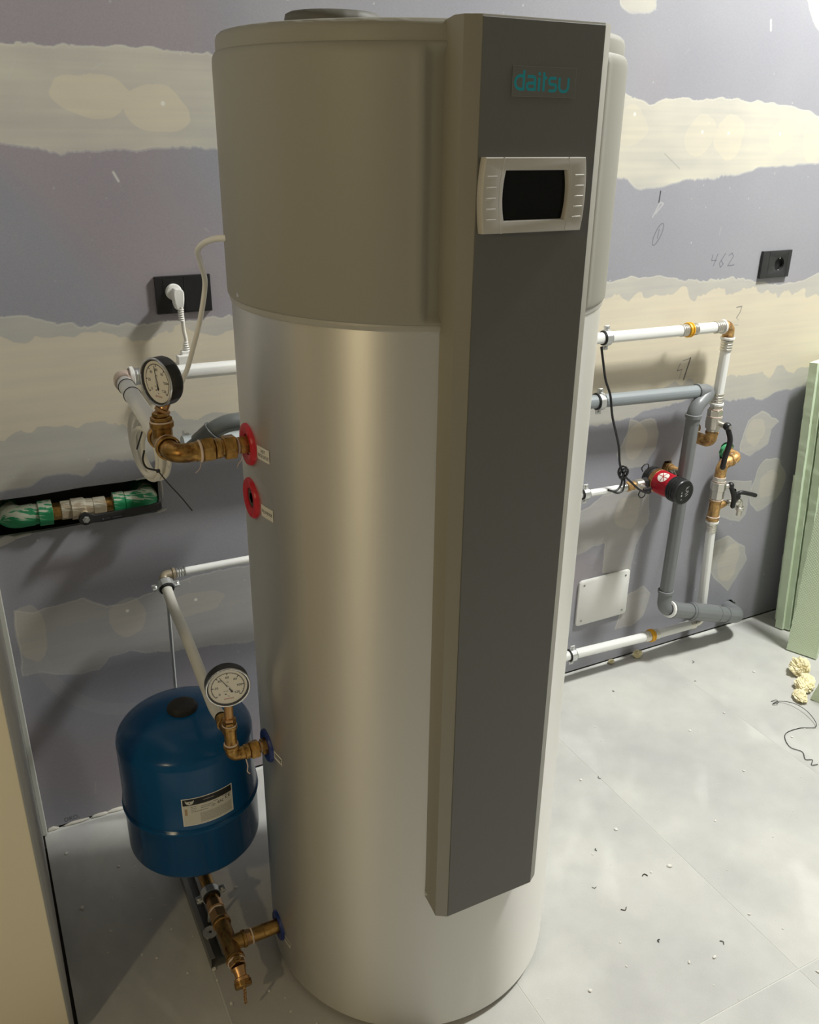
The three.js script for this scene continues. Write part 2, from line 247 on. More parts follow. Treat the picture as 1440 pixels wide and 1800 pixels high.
// the short left wall and the beige wall end that faces the hall
{
  const w = structure('wall_left');
  const s = new THREE.Shape([[-2.2, 0.66], [-2.2, -0.15], [-0.028, -0.15], [-0.028, 0], [-0.031, 0.62], [-0.036, 0.655], [-0.04, 0.66]].map(([x, z]) => new THREE.Vector2(x, -z)));
  const g = crease(new THREE.ExtrudeGeometry(s, { depth: CEIL, bevelEnabled: false }).rotateX(-Math.PI / 2), 0.3);
  part(w, 'plastered_wall', g, plaster);
  part(w, 'beige_face', box(-1.12, 1.8, 0.664, 2.162, 3.6, 0.012, 0.002), beigePaint);
  const c = structure('trim_1');
  part(c, 'corner_bead', [box(-0.0215, 1.8, 0.012, 0.0135, 3.59, 0.023, 0.003)], std([0.74, 0.74, 0.68], 0.6));
}
{
  const f = structure('floor');
  part(f, 'screed', box(0.55, -0.06, 2, 5.7, 0.096, 4.4), std([0.3, 0.29, 0.27], 0.9));
  const variants = [0, 1, 2].map((k) => { const t = pixelMap(512, 1024, (u, v) => {
    const x = u * 0.6, y = v * 1.2, c = fbm(x * 3.2 + k * 11, y * 3.2, 80 + k, 4), d = fbm(x * 14 + k, y * 14, 90 + k, 3), f0 = rnd() - 0.5, wipe = smooth(0.12, 0.32, fbm(x * 5 + 3 * y, y * 2.4 + k * 4, 95 + k, 3));
    const b = 194 + c * 26 + d * 10 + f0 * 6 + wipe * 10; return [b + 0.5, b, b - 5 - c * 6]; }); t.wrapS = t.wrapT = THREE.ClampToEdgeWrapping; return std([1, 1, 1], 0.55, 0, { map: t, bumpMap: grain, bumpScale: 0.00004 }); });
  const tile = () => { const g = new RoundedBoxGeometry(0.5942, 0.012, 1.1962, 2, 0.0006), p = g.attributes.position, uv = g.attributes.uv; for (let i = 0; i < p.count; i++) uv.setXY(i, p.getX(i) / 0.6 + 0.5, p.getZ(i) / 1.2 + 0.5); return g; };
  const shared = tile(); let k = 0;
  for (let i = -4; i < 6; i++) for (let j = 0; j < 4; j++) {
    const x = 0.2675 + (i + 0.5) * 0.596, z = 0.012 + (j + 0.5) * 1.1985;
    if (j === 0 && x < -0.3) continue;
    const cut = i === -1 && j === 0;
    const m = new THREE.Mesh(cut ? new RoundedBoxGeometry(0.2881, 0.012, 1.1962, 2, 0.0006) : shared, variants[(k * 7 + i + 4) % 3]); m.name = k ? 'floor_tile_' + String(k).padStart(3, '0') : 'floor_tile'; k++;
    m.position.set(cut ? 0.1205 : x, -0.006, z); m.rotation.y = (i + j) % 2 ? Math.PI : 0; m.castShadow = m.receiveShadow = true; f.add(m);
  }
  const groutMat = std([0.66, 0.66, 0.62], 0.95);
  part(f, 'grout', box(1.64, -0.0075, 2.2, 3.32, 0.0135, 4.4), groutMat); part(f, 'hall_grout', box(-1.2, -0.0075, 2.5, 2.3, 0.0135, 3.6), groutMat);
  part(f, 'edge_gap', box(-0.026, -0.0085, 0.36, 0.012, 0.006, 0.6), std([0.035, 0.03, 0.025], 0.95), 'dark unfilled gap along the left wall');
}
{
  const c = structure('ceiling'); part(c, 'ceiling_board', box(0.55, CEIL + 0.05, 2, 5.8, 0.1, 4.6), ceilingPaint);
  const r = structure('wall_right'); part(r, 'plasterboard', box(3.35, 1.8, 2, 0.1, 3.7, 4.5), std([0.46, 0.455, 0.44], 0.9));
  const l = structure('wall_hall'); part(l, 'painted_wall', box(-2.25, 1.8, 2.4, 0.1, 3.7, 3.6), hallPaint);
  const b = structure('wall_front'); part(b, 'painted_wall', box(0.55, 1.8, 4.15, 5.7, 3.7, 0.1), hallPaint);
}
{
  const p = thing('ceiling_panel', 'square white light panel set flush in the ceiling beyond the heater', 'lamp', [PANEL.x, CEIL, PANEL.z]);
  part(p, 'frame', [box(PANEL.x, CEIL - 0.01, PANEL.z, 0.38, 0.02, 0.38, 0.004)], whitePlastic);
  part(p, 'diffuser', box(PANEL.x, CEIL - 0.0215, PANEL.z, 0.34, 0.003, 0.34), std([0.9, 0.9, 0.88], 0.6, 0, { emissive: new THREE.Color(1, 0.985, 0.94), emissiveIntensity: 6 }));
  const l = thing('pendant_bulb', 'bare warm bulb hanging on a cord in the hall behind the camera', 'lamp', [BULB.x, CEIL, BULB.z]);
  part(l, 'cord', rod(V(BULB.x, CEIL, BULB.z), V(BULB.x, BULB.y + 0.11, BULB.z), 0.004, 10), blackPlastic);
  part(l, 'socket', spin([[0, 0], [0, 0.018], [0.05, 0.02], [0.06, 0.008], [0.06, 0]], V(BULB.x, BULB.y + 0.055, BULB.z), Y), blackPlastic);
  part(l, 'bulb', ball(V(BULB.x, BULB.y, BULB.z), 0.055), std([0.9, 0.85, 0.7], 0.5, 0, { emissive: new THREE.Color(1, 0.82, 0.5), emissiveIntensity: 8 }));
}

// ------------------------------------------------------------------ the heat pump water heater
const HX = 0.735, HZ = 0.665, R = 0.3215;
{
  const t = thing('water_heater', 'tall grey cylindrical heat pump water heater with dark front panel and small display', 'water heater', [HX, 0, HZ]);
  const O = V(HX, 0, HZ);
  part(t, 'base_ring', spin([[0, 0], [0, 0.298], [0.016, 0.3], [0.016, 0]], O, Y, 96), blackRubber);
  part(t, 'tank_casing', spin([[0.012, 0], [0.012, 0.31], [0.014, 0.3165], [0.019, 0.3205], [0.026, R], [1.492, R], [1.492, 0.3]], O, Y, 160, 0.4), silver);
  // moulded shroud with a shallow recess either side of the front panel
  {
    const seg = 360, rows = [[1.4895, -0.012], [1.4895, 0.0015], [1.49, 0.0042], [1.492, 0.0055], [1.496, 0.006], [1.502, 0.006], [1.51, 0.006], [1.53, 0.006], [1.6, 0.006], [1.7, 0.006], [1.8, 0.006], [1.828, 0.006], [1.836, 0.006], [1.843, 0.0054], [1.848, 0.0035], [1.851, 0.001], [1.8525, -0.003], [1.8525, -0.02]];
    const pos = [], idx = [];
    rows.forEach(([y, dr]) => { for (let i = 0; i <= seg; i++) {
      const a = i / seg * Math.PI * 2 - Math.PI, deg = Math.abs(a) * 180 / Math.PI;
      const side = clamp((26 - deg) / 6), step = 1 - smooth(25.0, 26.3, deg), bead = Math.exp(-Math.pow((deg - 27.2) / 1.3, 2)), vert = smooth(1.492, 1.506, y) * (1 - smooth(1.838, 1.848, y));
      const r = R + dr + (0.0016 * bead - 0.0045 * step - 0.011 * side) * vert; pos.push(HX + r * Math.sin(a), y, HZ + r * Math.cos(a)); } });
    for (let j = 0; j < rows.length - 1; j++) for (let i = 0; i < seg; i++) { const a = j * (seg + 1) + i, b = a + seg + 1; idx.push(a, a + 1, b, a + 1, b + 1, b); }
    const g = new THREE.BufferGeometry(); g.setAttribute('position', new THREE.Float32BufferAttribute(pos, 3)); g.setIndex(idx); g.computeVertexNormals();
    part(t, 'seam_ring', spin([[1.479, R - 0.002], [1.4795, R + 0.0012], [1.4815, R + 0.0026], [1.4865, R + 0.0028], [1.4895, R + 0.002], [1.4895, R - 0.002]], O, Y, 160, 0.7), std([0.44, 0.43, 0.39], 0.4, 0.2), 'pale ring under the shroud');
    part(t, 'shroud', g, taupe, 'taupe plastic shroud round the upper body');
  }
  part(t, 'top_cap', spin([[1.846, 0.3], [1.848, R - 0.0005], [1.868, R - 0.001], [1.8735, R - 0.003], [1.877, R - 0.007], [1.8785, R - 0.013], [1.879, 0]], O, Y, 160, 0.9), taupe);
  const sp = V(0.63, 1.87, 0.56);
  part(t, 'air_spigot', [spin([[0, 0.079], [0.036, 0.079], [0.044, 0.077], [0.047, 0.071], [0.044, 0.068], [0, 0.068]], sp, Y, 64, 0.9)], std([0.11, 0.105, 0.085], 0.6));
  // front panel: folded taupe trim round a dark grey plate
  const foot = [[-0.117, 0.29], [-0.1175, 0.316], [-0.1145, 0.3365], [-0.0955, 0.349], [0.0935, 0.349], [0.1125, 0.3365], [0.1155, 0.316], [0.115, 0.29]];
  const y0 = 0.374, y1 = 1.878;
  const s = new THREE.Shape(foot.map(([x, z]) => new THREE.Vector2(x, -z)));
  const g = new THREE.ExtrudeGeometry(s, { depth: y1 - y0, bevelEnabled: true, bevelSize: 0.0012, bevelThickness: 0.0012, bevelOffset: -0.0012, bevelSegments: 2 }).rotateX(-Math.PI / 2).translate(HX, y0, HZ);
  { const p = g.attributes.position; for (let i = 0; i < p.count; i++) { const lx = Math.abs(p.getX(i) - HX), lz = p.getZ(i) - HZ; if (p.getY(i) < 0.5 && lz < 0.322 && lx > 0.11) p.setY(i, p.getY(i) + 0.014); if (p.getY(i) > 1.8) p.setY(i, p.getY(i) - (lz < 0.3 ? 0.004 : 0)); } g.computeVertexNormals(); }
  const panel = part(t, 'front_panel', crease(g, 0.5), trimTaupe);
  part(panel, 'front_plate', box(HX - 0.001, (y0 + y1) / 2, HZ + 0.3492, 0.1885, y1 - y0 - 0.003, 0.003, 0.001), plateGrey, 'dark grey flat plate');
  part(panel, 'screw', spin([[0, 0.0042], [0.0014, 0.0038], [0.0022, 0.002], [0.0022, 0]], V(HX - 0.1178, 0.402, HZ + 0.305), NX, 16), steel);
  // brand sticker: clear film with teal letters
  const logo = canvasMap(1024, 360, (c, w, h) => {
    c.fillStyle = '#61615b'; c.fillRect(0, 0, w, h); c.strokeStyle = 'rgba(170,168,155,.35)'; c.lineWidth = 5; c.strokeRect(4, 4, w - 8, h - 8);
    c.strokeStyle = '#06909d'; c.lineWidth = 36; c.lineCap = 'butt'; c.lineJoin = 'round';
    const p = (f) => { c.beginPath(); f(); c.stroke(); };
    p(() => { c.moveTo(180, 50); c.lineTo(180, 272); c.lineTo(125, 272); c.arc(125, 195, 77, Math.PI / 2, Math.PI * 1.5); c.lineTo(180, 118); });                    // d
    p(() => { c.moveTo(238, 122); c.lineTo(320, 122); c.quadraticCurveTo(358, 122, 358, 160); c.lineTo(358, 272); c.lineTo(275, 272); c.quadraticCurveTo(236, 272, 236, 234); c.quadraticCurveTo(236, 198, 275, 198); c.lineTo(358, 198); });   // a
    p(() => { c.moveTo(424, 130); c.lineTo(424, 290); }); p(() => { c.moveTo(424, 66); c.lineTo(424, 106); });                 // i
    p(() => { c.moveTo(500, 66); c.lineTo(500, 290); }); p(() => { c.moveTo(490, 130); c.lineTo(548, 130); });                       // t
    p(() => { c.moveTo(700, 132); c.lineTo(625, 132); c.quadraticCurveTo(586, 132, 586, 168); c.quadraticCurveTo(586, 204, 625, 204); c.lineTo(660, 206); c.quadraticCurveTo(700, 206, 700, 242); c.quadraticCurveTo(700, 280, 660, 280); c.lineTo(582, 280); });   // s
    p(() => { c.moveTo(752, 120); c.lineTo(752, 210); c.quadraticCurveTo(752, 286, 826, 286); c.quadraticCurveTo(900, 286, 900, 210); c.lineTo(900, 120); });  // u
  });
  part(panel, 'brand_sticker', box(HX + 0.0008, 1.806, HZ + 0.3512, 0.1, 0.036, 0.0005), std([1, 1, 1], 0.35, 0, { map: logo }), 'clear sticker with teal brand lettering');
  // control display
  const dx = 0.7235, dy = 1.668, dz = HZ + 0.351, bez = std([0.52, 0.5, 0.45], 0.38, 0.1);
  const outline = (k, bow) => { const q = new THREE.Shape(), w = 0.0795 * k, h = 0.0475 + (k - 1) * 0.08; q.moveTo(-w, -h); q.lineTo(w, -h); q.quadraticCurveTo(w + bow, 0, w, h); q.lineTo(-w, h); q.quadraticCurveTo(-w - bow, 0, -w, -h); return q; };
  const o = outline(1, 0.008), hole = new THREE.Path(); hole.moveTo(-0.048, -0.0315); hole.quadraticCurveTo(-0.0555, 0, -0.048, 0.0315); hole.lineTo(0.05, 0.0315); hole.quadraticCurveTo(0.0575, 0, 0.05, -0.0315); hole.lineTo(-0.048, -0.0315); o.holes.push(hole);
  const display = part(t, 'control_display', crease(new THREE.ExtrudeGeometry(o, { depth: 0.011, bevelEnabled: true, bevelSize: 0.0018, bevelThickness: 0.0022, bevelOffset: -0.0018, bevelSegments: 3, curveSegments: 24 }).translate(dx, dy, dz + 0.001), 0.5), bez, 'pale grey control display with black screen');
  part(display, 'screen', box(dx + 0.001, dy, dz + 0.003, 0.112, 0.066, 0.006), phys([0.004, 0.005, 0.005], 0.15, 0, { specularIntensity: 0.35 }));
  for (const sgn of [-1, 1]) {
    for (let i = 0; i < 5; i++) { const yy = dy + 0.024 - i * 0.0135 + (sgn > 0 ? 0.0005 : 0), bow = 0.006 * (1 - Math.pow((yy - dy) / 0.05, 2)); part(display, 'button', box(dx + sgn * (0.0665 + bow * 0.75), yy, dz + 0.0137, 0.0165, 0.003, 0.0034, 0.0011), bez); }
    const q = []; for (let i = 0; i <= 12; i++) { const yy = -0.0475 + i * 0.095 / 12; q.push(V(dx + sgn * (0.0515 + 0.006 * (1 - Math.pow(yy / 0.0475, 2))), dy + yy, dz + 0.0134)); }
    part(display, 'bezel_ridge', cable(q, 0.0012, 24, 6), bez);
  }
  // pipe ports with their coloured rings and paper tags
  const ports = [['red', 1.246, signalRed, 0.037], ['red', 1.146, signalRed, 0.037], ['blue', 0.607, signalBlue, 0.034], ['blue', 0.112, signalBlue, 0.033]];
  ports.forEach(([c, y, m, r], i) => {
    const p = part(t, 'port_ring', spin([[-0.012, r], [0.003, r], [0.0055, r - 0.002], [0.0065, r - 0.007], [0.005, r * 0.62], [0.003, r * 0.5], [-0.006, r * 0.48]], V(HX - R, y, HZ), NX, 48, 0.7), m, c + ' plastic ring round a pipe port');
    if (i === 1) part(p, 'plug', [hex(V(HX - R + 0.003, y, HZ), NX, 0.004, 0.011), spin([[-0.004, 0], [-0.004, 0.019], [0.001, 0.019], [0.001, 0]], V(HX - R, y, HZ), NX)], std([0.09, 0.08, 0.06], 0.5, 0.5));
  });
  const tag = (lines, bars) => std([1, 1, 1], 0.6, 0, { map: canvasMap(256, 128, (c, w, h) => { c.fillStyle = '#d9d6cc'; c.fillRect(0, 0, w, h); c.fillStyle = '#121212'; c.textAlign = 'center'; c.font = 'bold 44px sans-serif'; lines.forEach((l, i) => c.fillText(l, w / 2, h / 2 + 15 + (i - (lines.length - 1) / 2) * 46, w - 24)); if (bars) { c.fillRect(22, 34, w - 44, 22); c.fillRect(22, 70, w - 44, 18); } }) });
  [[1.246, ['HOT', 'WATER OUTLET'], 0, -82.6, -75.4, 0.024], [1.14, ['Mg ANODE'], 0, -82.2, -75, 0.022], [0.61, [], 1, -83.8, -77.8, 0.018], [0.106, [], 1, -85, -79.4, 0.018]].forEach(([y, l, b, a0, a1, h]) => part(t, 'paper_tag', curvedPatch(HX, HZ, R + 0.0006, a0 * Math.PI / 180, a1 * Math.PI / 180, y - h / 2, y + h / 2), tag(l, b)));
  { const a = -87.5 * Math.PI / 180; part(t, 'screw', spin([[0, 0.004], [0.0015, 0.0036], [0.0022, 0.002], [0.0022, 0]], V(HX + 0.3275 * Math.sin(a), 1.502, HZ + 0.3275 * Math.cos(a)), V(Math.sin(a), 0, Math.cos(a)), 16), steel); }
}

// ------------------------------------------------------------------ shared fittings
const collar = (a, dir, len, r) => spin([[0, r * 0.86], [0.0015, r], [len - 0.0015, r], [len, r * 0.86]], a, dir, 32, 0.5);
function sleeveShape(a, dir, len, r) {           // stainless press sleeve with crimped bands
  const p = [[0, r * 0.9], [0.001, r]]; for (let i = 1; i <= 3; i++) { const t = len * i / 4; p.push([t - 0.003, r], [t - 0.0012, r - 0.0012], [t + 0.0012, r - 0.0012], [t + 0.003, r]); } p.push([len - 0.001, r], [len, r * 0.9]); return spin(p, a, dir, 32, 0.5);
}
function clampThing(label, base, axis, r, stud, group) {
  // split band round a pipe: zinc band, rubber liner, two ears with screws, stud towards the wall
  const t = thing('pipe_clamp', label, 'clamp', [base.x, base.y, base.z], group), up = Math.abs(axis.y) > 0.9 ? X : stud.side ?? Y;
  part(t, 'rubber_liner', spin([[-0.013, r * 0.98], [-0.013, r + 0.004], [-0.011, r + 0.0045], [0.011, r + 0.0045], [0.013, r + 0.004], [0.013, r * 0.98]], base, axis, 40), blackRubber);
  part(t, 'band', spin([[-0.0095, r + 0.004], [-0.0095, r + 0.0066], [0.0095, r + 0.0066], [0.0095, r + 0.004]], base, axis, 40), zinc);
  for (const s of [-1, 1]) {
    const e = base.clone().addScaledVector(up, s * (r + 0.0125)), n = axis.clone().cross(up);
    const ear = part(t, 'ear', facing(new RoundedBoxGeometry(0.018, 0.014, 0.006, 2, 0.0015), e, n, up), zinc);
    part(ear, 'screw', [spin([[0, 0], [0, 0.0048], [0.003, 0.0046], [0.004, 0.003], [0.004, 0]], e.clone().addScaledVector(n, 0.003), n, 14), rod(e.clone().addScaledVector(n, -0.012), e.clone().addScaledVector(n, 0.003), 0.0028, 10)], steel);
  }
  if (stud.to) part(t, 'stud', [rod(base.clone().addScaledVector(stud.to.clone().sub(base).normalize(), r + 0.006), stud.to, 0.004, 12), hex(base.clone().addScaledVector(stud.to.clone().sub(base).normalize(), r + 0.006), stud.to.clone().sub(base), 0.009, 0.0075)], zinc);
  return t;
}
const dialMap = canvasMap(512, 512, (c, w) => {
  c.fillStyle = '#f0eadc'; c.fillRect(0, 0, w, w); c.translate(256, 256); c.strokeStyle = '#77726a'; c.lineWidth = 13; c.beginPath(); c.arc(0, 0, 204, -Math.PI * 220 / 180, Math.PI * 40 / 180); c.stroke();
  c.fillStyle = c.strokeStyle = '#141414'; c.textAlign = 'center'; c.textBaseline = 'middle'; c.font = 'bold 44px sans-serif';
  for (let v = 0; v <= 120; v += 10) { const a = (220 - v / 120 * 260) * Math.PI / 180, cs = Math.cos(a), sn = -Math.sin(a), big = v % 20 === 0; c.lineWidth = big ? 11 : 3; c.beginPath(); c.moveTo(cs * 204, sn * 204); c.lineTo(cs * (big ? 176 : 190), sn * (big ? 176 : 190)); c.stroke(); if (big) c.fillText(String(v), cs * 142, sn * 142); }
  c.font = 'bold 30px sans-serif'; c.fillText('°C', 0, -72); c.font = 'bold 22px sans-serif'; c.fillText('kl 2.0', -28, 56); c.fillRect(-44, 92, 22, 14);
  c.fillStyle = '#9c3326'; c.font = 'bold 32px sans-serif'; c.fillText('pintossi', 4, 166); c.fillStyle = '#1a1a1a'; c.beginPath(); c.moveTo(-14, 124); c.lineTo(22, 140); c.lineTo(-2, 138); c.fill();
});
const dialMat = std([1, 1, 1], 0.55, 0, { map: dialMap }), paneMat = phys([1, 1, 1], 0.03, 0, { transmission: 1, thickness: 0, ior: 1.45 });
function gauge(label, c, normal, r, needleDeg, stemTo) {
  const t = thing('dial_thermometer', label, 'thermometer', [c.x, c.y - r, c.z]), n = normal.clone().normalize();
  part(t, 'case', spin([[-0.022, 0], [-0.022, r - 0.008], [-0.019, r - 0.003], [-0.014, r - 0.0005], [0.0064, r], [0.0086, r - 0.0022], [0.0052, r - 0.004], [0.0045, r - 0.006], [0.0045, 0]], c, n, 64, 0.7), blackPlastic);
  part(t, 'bezel', spin([[0.0062, r + 0.0002], [0.0075, r + 0.0003], [0.0088, r - 0.0004], [0.0092, r - 0.0014], [0.009, r - 0.0026], [0.008, r - 0.003]], c, n, 64, 0.9), chrome);
  const at = (k) => c.clone().addScaledVector(n, k);
  part(t, 'dial', facing(new THREE.CircleGeometry(r - 0.0035, 64), at(0.0046), n), dialMat);
  const a = needleDeg * Math.PI / 180, nd = part(t, 'needle', facing(new THREE.ExtrudeGeometry(new THREE.Shape([[-0.0007, 0], [-0.00035, r * 0.66], [0.00035, r * 0.66], [0.0007, 0], [0.0011, -r * 0.2], [0.0022, -r * 0.3], [0, -r * 0.36], [-0.0022, -r * 0.3], [-0.0011, -r * 0.2]].map((p) => new THREE.Vector2(...p))), { depth: 0.0005, bevelEnabled: false }).rotateZ(a - Math.PI / 2), at(0.0056), n), blackPlastic);
  part(nd, 'hub', spin([[0, 0], [0, 0.0026], [0.0012, 0.0022], [0.0012, 0]], at(0.006), n, 16), nickel);
  part(t, 'glass_pane', facing(new THREE.CircleGeometry(r - 0.0032, 48), at(0.0078), n), paneMat);
  const top = c.clone().addScaledVector(Y, -(r - 0.004)).addScaledVector(n, -0.009);
  part(t, 'stem', [rod(stemTo, top, 0.0088), hex(stemTo, top.clone().sub(stemTo), 0.007, 0.0135)], copperBrass);
  return t;
}

// ------------------------------------------------------------------ hot water outlet, upper left
const PY = 1.246, PZ = 0.665;
{
  const t = thing('brass_fitting', 'upper brass elbow and tee screwed into the top red port, thermometer on top', 'pipe fitting', [0.413, PY, PZ]);
  const at = (x) => V(x, PY, PZ);
  parts(t, 'nipple', [hex(at(0.415), NX, 0.019, 0.0165), rod(at(0.42), at(0.385), 0.0122)], brass);
  part(t, 'union_nut', [hex(at(0.39), NX, 0.021, 0.0218, 0.1), collar(at(0.3655), NX, 0.0125, 0.0178), rod(at(0.39), at(0.33), 0.0145)], brass);
  part(t, 'coupling', [hex(at(0.3525), NX, 0.0205, 0.0215, 0.45)], brass);
  part(t, 'elbow', [bent([V(0.334, PY, PZ), V(0.285, PY, PZ), V(0.285, PY, 0.617)], 0.0165, 0.034, 40, 28), collar(V(0.285, PY, 0.632), NZ, 0.011, 0.0215), collar(V(0.332, PY, PZ), NX, 0.012, 0.0172)], brass);
  part(t, 'tee', [rod(V(0.285, PY, 0.624), V(0.285, PY, 0.557), 0.0178, 32), rod(V(0.285, PY, 0.59), V(0.285, 1.284, 0.59), 0.0172, 32), collar(V(0.285, 1.272, 0.59), Y, 0.011, 0.0205), collar(V(0.285, PY, 0.568), NZ, 0.012, 0.0215)], brass);
  part(t, 'reducer', [hex(V(0.285, 1.283, 0.59), Y, 0.0085, 0.0185, 0.2), hex(V(0.285, 1.2915, 0.59), Y, 0.008, 0.015, 0.5)], brass);
  parts(t, 'hemp_seal', [ring(at(0.394), X, 0.0128, 0.0022), ring(at(0.329), X, 0.0178, 0.0024), ring(V(0.285, 1.283, 0.59), Y, 0.0185, 0.0015), ring(V(0.285, PY, 0.618), Z, 0.0195, 0.0018),
    cable([V(0.394, PY - 0.012, PZ + 0.004), V(0.398, PY - 0.022, PZ + 0.008), V(0.392, PY - 0.03, PZ + 0.007), V(0.388, PY - 0.035, PZ + 0.01)], 0.0008, 16, 6), cable([V(0.33, PY - 0.018, PZ), V(0.325, PY - 0.03, PZ + 0.004), V(0.318, PY - 0.036, PZ + 0.004)], 0.0006, 16, 6)], hemp);
  gauge('round thermometer on the upper brass tee, its white dial turned to the left', V(0.288, 1.353, 0.594), V(-0.9, 0, 0.42), 0.0415, 99, V(0.287, 1.2985, 0.59));
}
{
  const t = thing('water_pipe', 'thick white pipe from the upper brass tee back to the wall behind the heater', 'pipe', [0.285, PY, 0.13]);
  part(t, 'pipe', [rod(V(0.285, PY, 0.556), V(0.298, 1.243, 0.15), 0.0165, 28), rod(V(0.335, 1.2425, 0.118), V(1.1, 1.228, 0.1), 0.0165, 28)], whitePipe);
  part(t, 'end_sleeve', [collar(V(0.2855, PY, 0.559), V(0.013, -0.003, -0.4).normalize(), 0.018, 0.0192)], std([0.66, 0.66, 0.64], 0.5), 'pale grey sleeve');
  part(t, 'elbow', [bent([V(0.2965, 1.2435, 0.165), V(0.299, 1.243, 0.12), V(0.322, 1.2425, 0.118)], 0.0172, 0.022, 30, 24), collar(V(0.2968, 1.2435, 0.172), NZ, 0.02, 0.0192)], std([0.62, 0.5, 0.42], 0.4, 0.3), 'copper toned elbow');
  parts(t, 'press_sleeve', [sleeveShape(V(0.326, 1.2425, 0.118), X, 0.036, 0.0195)], steel);
  parts(t, 'stop_ring', [collar(V(0.317, 1.2425, 0.118), X, 0.01, 0.0225)], whitePlastic);
}
// cable ties and the coil of spare power cord slung under that pipe
{
  const onPipe = (z, r) => ring(V(lerp(0.298, 0.285, (z - 0.15) / 0.406), lerp(1.243, PY, (z - 0.15) / 0.406), z), Z, r, 0.0012);
  single('cable_tie', 'thin black tie round the white pipe close to its copper toned elbow', 'cable tie', [0.297, 1.243, 0.2], onPipe(0.2, 0.0172), blackPlastic);
  single('cable_tie', 'thin black tie round the white pipe where the coiled cord begins', 'cable tie', [0.295, 1.244, 0.27], onPipe(0.27, 0.0172), blackPlastic);
  const t = thing('cable_tie', 'black cable tie with a long loose tail hanging under the upper brass elbow', 'cable tie', [0.29, 1.15, 0.5]);
  part(t, 'strap', [cable([V(0.268, 1.2, 0.49), V(0.262, 1.185, 0.5), V(0.266, 1.172, 0.505), V(0.285, 1.163, 0.505)], 0.0018, 30, 8)], blackPlastic);
  part(t, 'head', box(0.286, 1.162, 0.505, 0.007, 0.006, 0.006, 0.001), blackPlastic);
  part(t, 'tail', [cable([V(0.286, 1.162, 0.505), V(0.302, 1.135, 0.508), V(0.322, 1.105, 0.508), V(0.341, 1.073, 0.508)], 0.0013, 20, 6)], blackPlastic);
}
{
  const t = thing('power_cord', 'white power cord of the heater with plug, inline connector and a tied coil', 'cord', [0.45, 1.25, 0.2]);
  part(t, 'cord', cable([V(0.425, 1.583, 0.64), V(0.406, 1.578, 0.58), V(0.405, 1.548, 0.46), V(0.432, 1.51, 0.36), V(0.453, 1.46, 0.3), V(0.438, 1.393, 0.3), V(0.419, 1.337, 0.3), V(0.402, 1.292, 0.3), V(0.378, 1.265, 0.32), V(0.352, 1.25, 0.33), V(0.33, 1.215, 0.35)], 0.0052, 140, 12), ivoryCable);
  part(t, 'plug_cord', cable([V(0.459, 1.372, 0.045), V(0.461, 1.345, 0.042), V(0.462, 1.318, 0.04), V(0.465, 1.295, 0.04), V(0.463, 1.272, 0.042)], 0.0045, 40, 12), ivoryCable);
  // schuko plug: round front, angled grip
  part(t, 'plug', [spin([[0.001, 0], [0.001, 0.0185], [0.012, 0.0185], [0.016, 0.016], [0.017, 0]], V(0.4535, 1.4, 0.002), Z, 32, 0.6),
    crease(new THREE.ExtrudeGeometry((() => { const q = new THREE.Shape(); q.moveTo(-0.007, -0.034); q.lineTo(0.007, -0.034); q.quadraticCurveTo(0.0125, -0.02, 0.0125, 0); q.absarc(0, 0, 0.0125, 0, Math.PI, false); q.quadraticCurveTo(-0.0125, -0.02, -0.007, -0.034); return q; })(), { depth: 0.022, bevelEnabled: true, bevelSize: 0.003, bevelThickness: 0.004, bevelOffset: -0.003, bevelSegments: 3 }), 0.9).translate(0.4565, 1.4, 0.022)], whitePlastic);
  parts(t, 'strain_relief', [0, 1, 2, 3, 4, 5].map((i) => collar(V(0.4585, 1.367 - i * 0.005, 0.042), V(0, -1, 0), 0.0034, 0.0075 - i * 0.0003)).concat([0, 1, 2, 3, 4].map((i) => collar(V(0.4635, 1.292 - i * 0.005, 0.041), V(0, -1, 0), 0.0034, 0.006 + i * 0.0006))), whitePlastic);
  part(t, 'inline_connector', [box(0.461, 1.2655, 0.042, 0.022, 0.012, 0.016, 0.003), box(0.454, 1.247, 0.045, 0.03, 0.032, 0.022, 0.003), box(0.4375, 1.238, 0.045, 0.01, 0.016, 0.016, 0.002)], whitePlastic);
  const loops = [];
  for (let k = 0; k < 5; k++) {
    const pts = []; for (let i = 0; i <= 24; i++) { const a = i / 24 * Math.PI * 2, w = [0.056, 0.044, 0.033, 0.05, 0.027][k], h = [0.07, 0.06, 0.048, 0.064, 0.05][k]; pts.push(V(0.292 + Math.sin(a) * 0.014 + [0, 0.004, -0.004, 0.012, 0.01][k], 1.168 + [0, -0.004, -0.01, 0.004, -0.012][k] + Math.cos(a) * h, 0.365 + [0, 0.01, 0.016, 0.024, 0.03][k] + Math.sin(a) * w * 1.35)); }
    loops.push(cable(pts, 0.0048, 90, 10));
  }
  part(t, 'coil', loops, ivoryCable);
  part(t, 'coil_tie', rod(V(0.284, 1.205, 0.395), V(0.272, 1.168, 0.385), 0.0016, 8), blackPlastic, 'short black tie across the coil');
}
